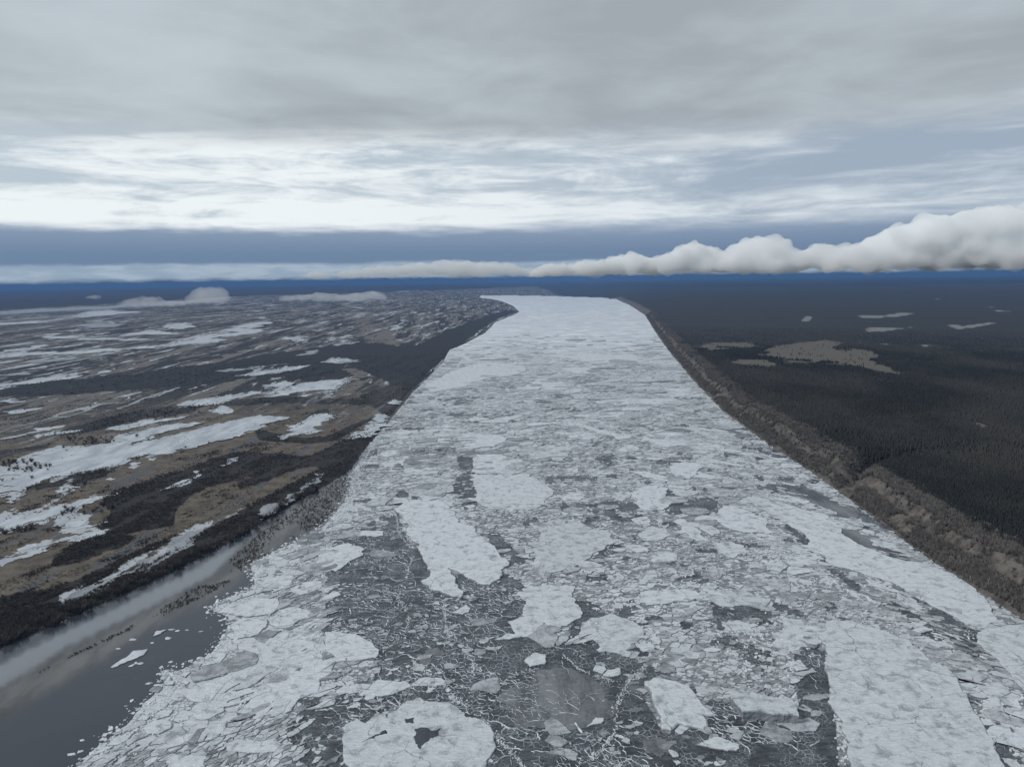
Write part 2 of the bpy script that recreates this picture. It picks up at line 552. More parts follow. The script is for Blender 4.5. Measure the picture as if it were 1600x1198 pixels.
def land_height(X, Y):
    px, py = project(X, Y)
    ins = inside(px, py, RIVER) | (Y < 40)
    dl, dr, df = line_dist(X, Y, LB), line_dist(X, Y, RB), line_dist(X, Y, FB)
    n = vnoise(X, Y, 60, 3, 4)
    left = 0.15 + 1.5 * sstep(dl, 0, 25) + 0.5 * n * sstep(dl, 4, 40) + 0.8 * sstep(dl, 60, 400)
    g = line_dist(X, Y, GULLY)
    gul = np.exp(-(g / 11.0) ** 2)
    hill = 4 * vnoise(X, Y, 900, 5, 3) * sstep(dr, 100, 1500)
    rough = 1.2 * vnoise(X, Y, 22, 8, 3) * sstep(dr, 2, 10)
    foot = dr + 5 * vnoise(X, Y, 38, 11, 4)
    rav = 1 - 0.5 * sstep(vnoise(X, Y, 70, 15, 2), 0.25, 0.8) * sstep(60 - dr, 0, 30)
    right = 0.2 + (8.0 * sstep(foot, 1, 13) + 11.0 * sstep(foot, 15, 25)) * (1 - 0.9 * gul) * rav + rough * sstep(45 - dr, 0, 40) + hill
    far = 0.3 + 12 * sstep(df, 0, 1500)
    nearest = np.argmin(np.stack([dl, dr, df]), 0)
    z = np.where(nearest == 0, left, np.where(nearest == 1, right, far))
    dmin = np.minimum(np.minimum(dl, dr), df)
    z = np.where(ins, -0.15 - np.minimum(dmin * 0.25, 2.0), z)
    return z, ins, nearest, dl, dr


# ------------------------------------------------------------------ materials
def mat_land():
    m, t, b = material('land')
    P = t.pos()
    along = t.map(P, (1 / 14.0, 1 / 150.0, 1), (0, 0, R(13)))
    along2 = t.map(P, (1 / 60.0, 1 / 520.0, 1), (0, 0, R(17)))
    n1 = t.noise(along, 1.0, 6, 0.62, 0.3)
    n2 = t.noise(along2, 1.0, 6, 0.6, 0.6)
    n3 = t.noise(P, 0.08, 6, 0.65)
    n4 = t.noise(P, 0.6, 3, 0.6)
    wood, tan, snow, fst, far, bank = (t.attr(k) for k in ('wood', 'tan', 'snow', 'forest', 'farness', 'bank'))
    # meadow: brown grey matted grass with greyer wet places
    grass = t.mix(t.step(n3, 0.35, 0.65), (0.092, 0.078, 0.062), (0.165, 0.139, 0.109))
    grass = t.mix(t.step(n1, 0.48, 0.66), grass, (0.105, 0.11, 0.118))
    brush = t.mix(n3, (0.026, 0.025, 0.025), (0.046, 0.042, 0.039))
    wsum = t.add(wood, t.mul(t.sub(n1, 0.5), 0.9))
    wsum = t.add(wsum, t.mul(t.sub(n3, 0.5), 0.7))
    base = t.mix(t.step(wsum, 0.46, 0.64), grass, brush)
    # far plain: long bands of scrub, grass and snow
    b1 = t.step(t.add(t.mul(n2, 0.7), t.mul(n1, 0.3)), 0.47, 0.53)
    farc = t.mix(b1, t.mix(t.step(n3, 0.35, 0.65), (0.12, 0.108, 0.094), (0.19, 0.18, 0.17)), (0.035, 0.035, 0.038))
    n5 = t.noise(t.map(P, (1 / 34.0, 1 / 300.0, 1), (0, 0, R(20)), (5, 9, 0)), 1.0, 6, 0.68, 0.5)
    farc = t.mix(t.step(n5, 0.565, 0.60), farc, (0.42, 0.45, 0.48))
    base = t.mix(far, base, farc)
    base = t.mix(t.mul(far, t.step(t.add(wood, t.mul(t.sub(n1, 0.5), 1.9)), 0.5, 0.7)), base, (0.032, 0.033, 0.036))
    # old snow and thin ice between the tussocks
    ssum = t.add(snow, t.mul(t.sub(n1, 0.5), 1.0))
    ssum = t.add(ssum, t.mul(t.sub(n3, 0.5), 0.8))
    base = t.mix(t.step(ssum, 0.60, 0.66), base, (0.45, 0.475, 0.50))
    # conifer forest floor, clearings
    fcol = t.mix(t.noise(P, 0.012, 5, 0.6), (0.022, 0.024, 0.022), (0.042, 0.041, 0.037))
    big = t.noise(t.map(P, (1 / 900.0, 1 / 2600.0, 1)), 1.0, 4, 0.6)
    fcol = t.mix(t.mul(t.step(big, 0.5, 0.7), 0.6), fcol, (0.040, 0.040, 0.040))
    bcol = t.mix(t.step(t.noise(P, 0.11, 5, 0.7), 0.4, 0.62), (0.068, 0.061, 0.055), (0.155, 0.138, 0.120))
    rcol = t.mix(bank, fcol, bcol)
    tsum = t.add(tan, t.mul(t.sub(t.noise(t.map(P, (1 / 25.0, 1 / 60.0, 1)), 1.0, 5, 0.6), 0.5), 0.7))
    rcol = t.mix(t.step(tsum, 0.42, 0.6), rcol, t.mix(n3, (0.088, 0.077, 0.062), (0.155, 0.136, 0.110)))
    col = t.mix(fst, base, rcol)
    col = t.mix(t.step(t.add(t.attr('bright'), t.mul(t.sub(n3, 0.5), 0.8)), 0.3, 0.7), col, (0.21, 0.21, 0.205))
    t.put(b.inputs['Base Color'], col)
    t.put(b.inputs['Normal'], t.bump(t.add(n4, n3), 0.6, 1.5))
    return m


def ice_colour(t, P, tint):
    """snow covered ice with wet grey places, grit and fine relief"""
    pn = t.noise(P, 0.16, 7, 0.68, 0.4)
    fn = t.noise(P, 1.3, 5, 0.7)
    st = t.noise(t.map(P, (0.25, 1.1, 1), (0, 0, 0.3)), 1.0, 5, 0.65)
    white = t.mix(t.step(st, 0.35, 0.7), (0.56, 0.59, 0.62), (0.72, 0.745, 0.77))
    wet = t.mix(fn, (0.19, 0.205, 0.225), (0.42, 0.445, 0.47))
    f = t.step(t.add(t.mul(pn, 0.75), t.mul(fn, 0.25)), t.mixf(tint, 0.34, 0.49), t.mixf(tint, 0.54, 0.64))
    c = t.mix(f, white, wet)
    gz = t.noise(P, 0.05, 3, 0.5)
    grit = t.step(t.noise(P, 1.7, 6, 0.8), t.mixf(gz, 0.66, 0.54), t.mixf(gz, 0.72, 0.60))
    c = t.mix(t.mul(grit, 0.75), c, (0.12, 0.13, 0.145))
    # hairline cracks and small drifts
    Pc = t.warp(P, 0.09, 9.0, 4)
    ck = t.step(t.voro(Pc, 0.045, 'DISTANCE_TO_EDGE').outputs['Distance'], 0.012, 0.004)
    ck = t.mul(ck, t.step(t.noise(P, 0.03, 3, 0.5), 0.48, 0.56))
    c = t.mix(t.mul(ck, 0.8), c, (0.13, 0.145, 0.165))
    dr = t.step(t.noise(t.map(P, (0.5, 1.6, 1), (0, 0, 0.5)), 0.35, 5, 0.7, 0.6), 0.56, 0.66)
    c = t.mix(t.mul(dr, 0.6), c, (0.76, 0.80, 0.83))
    g = t.n.new('ShaderNodeMix')
    g.data_type = 'RGBA'
    g.blend_type = 'MULTIPLY'
    g.inputs[0].default_value = 1.0
    t.put(g.inputs[6], c)
    k = t.mixf(tint, 0.26, 1.0)
    kk = t.n.new('ShaderNodeCombineXYZ')
    for i in range(3):
        t.put(kk.inputs[i], k)
    t.put(g.inputs[7], kk.outputs[0])
    return g.outputs[2], pn, fn


def mat_floe():
    m, t, b = material('snowy_ice')
    P = t.pos()
    tint = t.attr('tint')
    c, pn, fn = ice_colour(t, P, tint)
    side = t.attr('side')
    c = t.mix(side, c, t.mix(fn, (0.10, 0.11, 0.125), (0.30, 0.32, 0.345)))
    t.put(b.inputs['Base Color'], c)
    b.inputs['Roughness'].default_value = 0.5
    b.inputs['Specular IOR Level'].default_value = 0.5
    t.put(b.inputs['Normal'], t.bump(t.add(t.mul(pn, 2.5), fn), 0.5, 0.5))
    return m


def mat_ridge():
    m, t, b = material('crushed_ice')
    P = t.pos()
    n = t.noise(P, 0.9, 3, 0.6)
    t.put(b.inputs['Base Color'], t.mix(n, (0.46, 0.49, 0.52), (0.76, 0.785, 0.81)))
    return m


def mat_web():
    m, t, b = material('crushed_ice_lines')
    P = t.pos()
    n = t.noise(P, 0.25, 4, 0.6)
    t.put(b.inputs['Base Color'], t.mix(t.step(n, 0.35, 0.65), (0.26, 0.29, 0.32), (0.66, 0.70, 0.73)))
    return m


def mat_conifer():
    m, t, b = material('conifers')
    P = t.pos()
    oi = t.n.new('ShaderNodeObjectInfo')
    n = t.noise(t.map(P, (1 / 260.0, 1 / 420.0, 0.0)), 1.0, 5, 0.62, 0.4)
    f = t.add(t.mul(t.step(n, 0.40, 0.62), 0.75), t.mul(oi.outputs['Random'], 0.35))
    t.put(b.inputs['Base Color'], t.mix(f, (0.026, 0.029, 0.026), (0.066, 0.062, 0.055)))
    b.inputs['Roughness'].default_value = 0.95
    b.inputs['Specular IOR Level'].default_value = 0.05
    return m


def mat_river():
    m, t, b = material('river_surface')
    P = t.pos()
    ice, dark, cover, sky_sheen = (t.attr(k) for k in ('ice', 'dark', 'cover', 'sky_sheen'))
    Pw = t.warp(P, 0.35, 1.6, 4)
    v1 = t.voro(Pw, 0.42, 'F1')
    e1 = t.voro(Pw, 0.42, 'DISTANCE_TO_EDGE')
    v2 = t.voro(t.map(Pw, loc=(31, 7, 0)), 0.14, 'F1')
    e2 = t.voro(t.map(Pw, loc=(31, 7, 0)), 0.14, 'DISTANCE_TO_EDGE')
    Pf = t.map(t.warp(P, 0.03, 16, 4), (0.55, 1.0, 1))
    v3 = t.voro(Pf, 0.045, 'F1')
    nl = t.noise(P, 0.035, 6, 0.62, 0.5)
    ns = t.noise(t.map(P, (0.25, 1.0, 1)), 0.5, 6, 0.7, 0.3)
    nf = t.noise(P, 2.2, 4, 0.7)

    def rnd(v):
        s = t.n.new('ShaderNodeSeparateColor')
        t.put(s.inputs[0], v.outputs['Color'])
        return s.outputs[0]
    # slush and young ice between the floes
    slush = t.mix(t.step(ns, 0.36, 0.66), (0.10, 0.108, 0.118), (0.34, 0.355, 0.375))
    young = t.mix(t.step(t.add(t.mul(ns, 0.6), t.mul(nl, 0.4)), 0.38, 0.64), (0.024, 0.027, 0.032), (0.10, 0.11, 0.122))
    dk = t.add(t.add(dark, 0.08), t.mul(t.sub(nl, 0.5), 1.7))
    base = t.mix(t.step(dk, 0.35, 0.62), slush, young)
    # small broken pieces
    cov = t.add(cover, t.mul(t.sub(nl, 0.5), 1.1))
    p1 = t.mul(t.step(t.sub(cov, rnd(v1)), 0.10, 0.16), t.step(e1.outputs['Distance'], 0.03, 0.10))
    p2 = t.mul(t.step(t.sub(cov, rnd(v2)), 0.22, 0.26), t.step(e2.outputs['Distance'], 0.02, 0.06))
    piece = t.m('MAXIMUM', p1, p2)
    wcol = t.mix(t.step(t.add(t.mul(ns, 0.5), t.mul(nf, 0.5)), 0.36, 0.62), (0.40, 0.42, 0.44), (0.70, 0.725, 0.75))
    base = t.mix(piece, base, wcol)
    # fine crushed seams on the young ice
    Pv = t.warp(P, 0.8, 1.2, 3)
    e3 = t.voro(Pv, 0.30, 'DISTANCE_TO_EDGE')
    seam = t.mul(t.step(e3.outputs['Distance'], 0.050, 0.018), t.step(t.noise(P, 0.06, 4, 0.6), 0.47, 0.60))
    base = t.mix(t.mul(seam, 0.75), base, (0.50, 0.54, 0.57))
    Pq = t.warp(P, 1.1, 1.5, 5)
    e4 = t.voro(t.map(Pq, (0.6, 1, 1), (0, 0, 0.6)), 0.75, 'DISTANCE_TO_EDGE')
    seam2 = t.mul(t.step(e4.outputs['Distance'], 0.085, 0.03), t.step(t.noise(P, 0.11, 5, 0.65), 0.44, 0.60))
    base = t.mix(t.mul(seam2, 0.6), base, (0.42, 0.455, 0.48))
    # far reach: larger pale plates run together
    farf = t.attr('farness')
    fr = t.step(t.add(t.mul(rnd(v3), 0.55), t.mul(t.noise(P, 0.012, 5, 0.65), 0.9)), 0.42, 0.85)
    fcol = t.mix(fr, (0.88, 0.90, 0.92), (0.58, 0.61, 0.64))
    fs = t.noise(t.map(P, (0.2, 1.0, 1)), 0.05, 6, 0.7)
    fcol = t.mix(t.mul(t.step(fs, 0.54, 0.62), 0.75), fcol, (0.30, 0.315, 0.335))
    base = t.mix(farf, base, fcol)
    # open water, with a pale sky reflection painted into its colour in places
    wn = t.noise(P, 0.03, 5, 0.6)
    mud = t.noise(t.map(P, (1, 0.35, 1), (0, 0, R(12))), 0.05, 6, 0.62, 0.4)
    water = t.mix(wn, (0.034, 0.039, 0.047), (0.050, 0.055, 0.064))
    fl = t.add(sky_sheen, t.mul(t.sub(mud, 0.5), 0.35))
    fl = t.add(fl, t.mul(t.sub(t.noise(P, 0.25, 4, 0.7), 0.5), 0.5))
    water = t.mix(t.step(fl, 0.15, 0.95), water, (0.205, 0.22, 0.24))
    flo = t.attr('flooded')
    fcol2 = t.mix(t.step(mud, 0.34, 0.66), (0.040, 0.036, 0.032), (0.150, 0.145, 0.138))
    water = t.mix(t.mul(flo, 0.85), water, fcol2)
    ie = t.add(ice, t.mul(t.sub(t.noise(P, 0.12, 5, 0.7), 0.5), 0.5))
    ie = t.step(ie, 0.46, 0.54)
    col = t.mix(ie, water, base)
    t.put(b.inputs['Base Color'], col)
    t.put(b.inputs['Roughness'], t.mixf(ie, 0.13, t.mixf(farf, 0.5, 0.30)))
    b.inputs['Specular IOR Level'].default_value = 0.45
    h = t.mul(t.add(t.mul(piece, 0.6), t.mul(nf, 0.25)), ie)
    t.put(b.inputs['Normal'], t.bump(h, 0.7, 0.5))
    return m


def mat_pool(name, c0, c1, rough=0.6):
    m, t, b = material(name)
    P = t.pos()
    n = t.noise(t.map(P, (1, 0.3, 1), (0, 0, R(14))), 0.07, 6, 0.62)
    f = t.noise(P, 0.5, 4, 0.7)
    t.put(b.inputs['Base Color'], t.mix(t.step(t.add(t.mul(n, 0.75), t.mul(f, 0.25)), 0.36, 0.62), c0, c1))
    b.inputs['Roughness'].default_value = rough
    return m


def mat_plain(name, c0, c1, scale=0.6):
    m, t, b = material(name)
    oi = t.n.new('ShaderNodeObjectInfo')
    n = t.noise(t.pos(), scale, 3, 0.6)
    f = t.add(t.mul(n, 0.5), t.mul(oi.outputs['Random'], 0.5))
    t.put(b.inputs['Base Color'], t.mix(t.step(f, 0.2, 0.8), c0, c1))
    b.inputs['Roughness'].default_value = 0.95
    b.inputs['Specular IOR Level'].default_value = 0.05
    return m


M_LAND, M_FLOE, M_RIDGE, M_WEB, M_RIVER = mat_land(), mat_floe(), mat_ridge(), mat_web(), mat_river()
M_POOL = mat_pool('frozen_pool', (0.34, 0.37, 0.41), (0.54, 0.575, 0.61))
M_CHANNEL = mat_pool('grey_pool', (0.20, 0.215, 0.24), (0.34, 0.36, 0.385))
M_PAN = mat_pool('grey_pan', (0.060, 0.066, 0.075), (0.215, 0.225, 0.235), 0.5)
M_PUDDLE = mat_pool('puddle', (0.035, 0.04, 0.046), (0.08, 0.088, 0.10), 0.25)
M_TWIG = mat_plain('twigs', (0.062, 0.057, 0.053), (0.125, 0.112, 0.101))
M_STEM = mat_plain('stems', (0.04, 0.036, 0.032), (0.085, 0.076, 0.068))
M_BROWN = mat_plain('brown_twigs', (0.115, 0.107, 0.099), (0.225, 0.208, 0.188))
M_SPRUCE = mat_conifer()
M_SPRUCE2 = mat_plain('dark_spruce', (0.012, 0.015, 0.013), (0.028, 0.030, 0.026))


# ------------------------------------------------------------------ land
def build_land():
    X, Y = polar_grid(-78, 78, -42, 42, 0.13, 1.5)
    z, ins, near, dl, dr = land_height(X, Y)
    px, py = project(X, Y)
    front = Y > 50
    wood = np.zeros(X.shape)
    for p in WOODS:
        wood = np.maximum(wood, inside(px, py, p) & front)
    right = (near == 1) | ((near == 2) & (X > ground([(880, 463)])[0][0]))
    forest = right.astype(float)
    wood = blur(wood * (~right), 2)
    tan = np.zeros(X.shape)
    for p in TANS:
        tan = np.maximum(tan, inside(px, py, p) & front)
    bright = np.zeros(X.shape)
    for p in BRIGHTS:
        bright = np.maximum(bright, inside(px, py, p) & front)
    dist = np.hypot(X, Y)
    far = sstep(dist, 900, 1500)
    snow = 0.05 + 0.25 * np.exp(-((px - 120) / 260.0) ** 2 - ((py - 800) / 60.0) ** 2)
    snow = snow + 0.15 * np.exp(-((px - 330) / 120.0) ** 2 - ((py - 640) / 30.0) ** 2)
    pm = np.zeros(X.shape)
    for p in POOLS:
        pm = np.maximum(pm, inside(px, py, p[0]))
    snow = 0.06 + snow + 0.55 * np.clip(blur(pm * front, 8) * 2.2, 0, 1)
    snow = snow * (~right)
    far = far * (1 - sstep(dist, 9500, 14000) * 0.8)
    fw = inside(px, py, [(-600, 512), (0, 484.5), (390, 464), (620, 457), (900, 446), (900, 300), (-600, 300)]) & front
    far = np.where(fw, 0.0, far)
    wood = np.where(fw & ~right, 1.0, wood)
    bank = (1 - sstep(dr + 6 * vnoise(X, Y, 30, 21, 3), 34, 44)) * right
    co = np.stack([X, Y, z], -1).reshape(-1, 3)
    nr, nc = X.shape
    fine = blur(ins.astype(float), 3) < 0.999
    keep = fine[:-1, :-1] | fine[1:, 1:] | fine[1:, :-1] | fine[:-1, 1:]
    o = fast_mesh('ground', co, grid_faces(nr, nc, keep), M_LAND,
                  dict(wood=wood, tan=blur(tan, 2), snow=snow, forest=forest, farness=far, bank=bank, bright=blur(bright, 1)))
    tag(o, 'flat brown flood plain and dark forest land on both sides of the river', kind='structure')
    return X, Y, z, near, wood, tan, dr, dl, ins, px, py


LAND = build_land()


DARKS = [
    ([(520, 850), (545, 830), (600, 822), (620, 800), (650, 880), (690, 930), (740, 940), (795, 895), (830, 925), (800, 985), (860, 1000), (960, 1012),
      (1010, 1042), (1060, 1060), (1000, 1080), (1030, 1140), (1120, 1090), (1250, 1110), (1240, 1000), (1285, 1010), (1300, 1100), (1320, 1300),
      (780, 1300), (775, 1180), (760, 1120), (640, 1090), (540, 1140), (545, 1300), (480, 1300), (455, 1240), (475, 1195), (446, 1150), (464, 1112), (510, 1085), (580, 1085), (590, 1040), (570, 1005),
      (510, 985), (508, 900)], 1.0),
    (t5([(845, 340), (930, 330), (970, 420), (985, 510), (900, 530), (870, 470)]), 1.0),
    (t5([(850, 220), (955, 200), (960, 300), (880, 300)]), 0.9),
    (t5([(1040, 710), (1110, 695), (1160, 770), (1280, 790), (1210, 835), (1110, 790)]), 1.2),
    (t5([(800, 915), (900, 965), (980, 1010), (1060, 1020), (1000, 1090), (900, 1060)]), 1.1),
    (t5([(70, 720), (300, 690), (380, 800), (330, 900), (60, 980), (60, 920), (200, 870), (290, 800)]), 0.9),
    (t5([(600, 830), (660, 850), (700, 950), (640, 980), (590, 930)]), 1.1),
    (t7([(100, 470), (150, 490), (250, 600), (400, 740), (600, 880), (560, 890), (400, 770), (220, 620)]), 1.1),
    (t7([(700, 960), (790, 960), (900, 1010), (1000, 1100), (1060, 1190), (960, 1180), (850, 1060)]), 1.1),
    (t7([(590, 775), (750, 850), (1000, 950), (1150, 1030), (1120, 1040), (900, 940), (700, 840)]), 1.0),
    (t4([(1010, 300), (1120, 300), (1380, 500), (1250, 520), (1080, 400)]), 0.8),
    (t4([(1200, 760), (1290, 860), (1420, 1000), (1560, 1150), (1560, 1240), (1440, 1240), (1380, 1080), (1280, 880)]), 1.1),
    (t4([(60, 170), (130, 200), (280, 270), (200, 265), (80, 215)]), 1.1),
    (t4([(350, 180), (430, 175), (440, 220), (360, 225)]), 1.0),
    (t6([(560, 700), (640, 650), (590, 670), (550, 730)]), 1.0),
    (t6([(735, 410), (830, 440), (810, 510), (770, 490)]), 1.0),
    (t6([(360, 560), (430, 555), (510, 600), (480, 615), (400, 590)]), 1.0),
    (t6([(90, 545), (130, 500), (170, 560)]), 1.0),
    (t6([(300, 210), (440, 200), (480, 270), (380, 280)]), 0.7),
    (t6([(340, 830), (440, 760), (490, 770), (470, 820), (280, 900)]), 1.2),
    (t3([(1480, 530), (1640, 540), (1600, 600), (1500, 590)]), 1.1),
    (t3([(730, 480), (800, 440), (860, 490), (830, 510)]), 1.1),
    (t3([(350, 370), (440, 340), (520, 390), (400, 400)]), 1.1),
    (t3([(1240, 200), (1340, 210), (1400, 270), (1260, 250)]), 1.1),
    (t3([(30, 170), (150, 140), (170, 180), (60, 200)]), 1.0),
    (t1([(1450, 780), (1597, 740), (1597, 850), (1480, 830)]), 1.1),
    (t1([(1080, 860), (1170, 760), (1240, 720), (1250, 735), (1180, 800), (1100, 860)]), 1.0),
]


def open_gaps(x, y):
    """where the pack has torn open: 0..1"""
    return sstep(vnoise(x * 0.55, y, 24, 201, 4) + 0.5 * vnoise(x, y, 9, 202, 2), 0.46, 0.66) * sstep(2200 - np.hypot(x, y), 0, 900)


def build_river():
    X, Y = polar_grid(-78, 70, -42, 42, 0.12, 1.5)
    px, py = project(X, Y)
    ins = inside(px, py, RIVER) | (Y < 40)
    grow = blur(ins.astype(float), 5) > 0.01
    keep = grow[:-1, :-1] | grow[1:, 1:] | grow[1:, :-1] | grow[:-1, 1:]
    ice = (inside(px, py, ICE_POLY) | ((px > -60) & (Y < 40) & (X > -80))).astype(float)
    ice = blur(ice, 3)
    dark = np.zeros(X.shape)
    for p, v in DARKS:
        dark = np.maximum(dark, inside(px, py, p) * v)
    dark = blur(dark, 2)
    dark = np.maximum(dark, 0.95 * open_gaps(X, Y) * (px > 480))
    mid = np.exp(-((px - 900) / 420.0) ** 2 - ((py - 840) / 110.0) ** 2)
    dark = np.clip(dark + 0.30 * mid + 0.28 * sstep(py, 850, 1150) * (px > 480), 0, 1.2)
    cover = 0.62 - 0.9 * np.clip(dark, 0, 1) * 0.75 + 0.25 * (px < 560)
    dist = np.hypot(X, Y)
    far = sstep(dist, 900, 2600)
    sheenp = inside(px, py, [(-300, 1190), (0, 1040), (150, 965), (300, 890), (372, 848), (420, 812), (330, 900), (230, 950), (100, 1010), (0, 1075), (-300, 1260)]).astype(float)
    sheenp = blur(sheenp, 3)
    sky_sheen = np.clip(sheenp, 0, 1) + 0.25 * np.exp(-((px - 100) / 250.0) ** 2 - ((py - 1020) / 60.0) ** 2)  # stripe where reflected sky is painted onto the water
    flood = inside(px, py, [(-300, 1250), (0, 1075), (100, 1015), (230, 955), (330, 905), (420, 815), (500, 765), (548, 740), (540, 790), (500, 822), (440, 855), (392, 885), (360, 915), (300, 950), (230, 985), (160, 1030), (0, 1120), (-300, 1270)]).astype(float)
    flood = blur(flood, 4)
    co = np.stack([X, Y, np.zeros(X.shape)], -1).reshape(-1, 3)
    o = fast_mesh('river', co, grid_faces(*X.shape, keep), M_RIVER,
                  dict(ice=ice, dark=dark, cover=cover, farness=far, sky_sheen=sky_sheen, flooded=flood))
    tag(o, 'wide river of broken drift ice and slush with a strip of open water', kind='structure')


build_river()


def dark_at(px, py):
    v = np.zeros(np.shape(px))
    for p, w in DARKS:
        v = np.maximum(v, inside(px, py, p) * w)
    return v


# ------------------------------------------------------------------ outlines with a natural ragged edge
def fractal(poly, seglen, rough=0.13, aniso=None, rng=random):
    pts = [Vector(p) for p in poly]
    out = []
    n = len(pts)
    for i in range(n):
        def rec(a, b, depth):
            L = (b - a).length
            if L < seglen or depth > 7:
                out.append(a)
                return
            m = (a + b) / 2
            nrm = Vector((-(b - a).y, (b - a).x)).normalized()
            m = m + nrm * rng.gauss(0, 1) * L * rough
            rec(a, m, depth + 1)
            rec(m, b, depth + 1)
        rec(pts[i], pts[(i + 1) % n], 0)
    return out


def area(poly):
    return 0.5 * sum(poly[i - 1][0] * poly[i][1] - poly[i][0] * poly[i - 1][1] for i in range(len(poly)))


def sheet(pg, z):
    r = geometry.delaunay_2d_cdt([Vector((p[0], p[1])) for p in pg], [], [list(range(len(pg)))], 1, 1e-4)
    return [(v.x, v.y, z) for v in r[0]], [tuple(f) for f in r[2]]


def floe_geo(poly, h, inset, base_z=-0.3, tilt=(0, 0), simple=False):
    """side wall, bevelled rim and flat top; returns verts, faces, side flags"""
    if area(poly) < 0:
        poly = poly[::-1]
    n = len(poly)
    cx = sum(p[0] for p in poly) / n
    cy = sum(p[1] for p in poly) / n
    V, S = [], []

    def zt(x, y, h0):
        return h0 + tilt[0] * (x - cx) + tilt[1] * (y - cy)
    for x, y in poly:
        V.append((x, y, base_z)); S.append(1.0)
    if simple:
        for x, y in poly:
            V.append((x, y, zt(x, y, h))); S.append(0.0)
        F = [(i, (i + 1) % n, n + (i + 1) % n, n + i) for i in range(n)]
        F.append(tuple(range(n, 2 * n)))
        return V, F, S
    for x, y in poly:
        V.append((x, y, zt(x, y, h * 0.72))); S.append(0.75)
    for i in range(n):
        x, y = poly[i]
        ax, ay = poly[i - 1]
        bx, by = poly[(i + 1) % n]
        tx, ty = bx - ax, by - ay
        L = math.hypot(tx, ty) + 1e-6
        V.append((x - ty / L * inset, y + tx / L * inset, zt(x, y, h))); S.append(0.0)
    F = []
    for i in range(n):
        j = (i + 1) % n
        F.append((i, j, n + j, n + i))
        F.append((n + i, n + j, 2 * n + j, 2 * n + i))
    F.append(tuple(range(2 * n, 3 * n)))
    return V, F, S


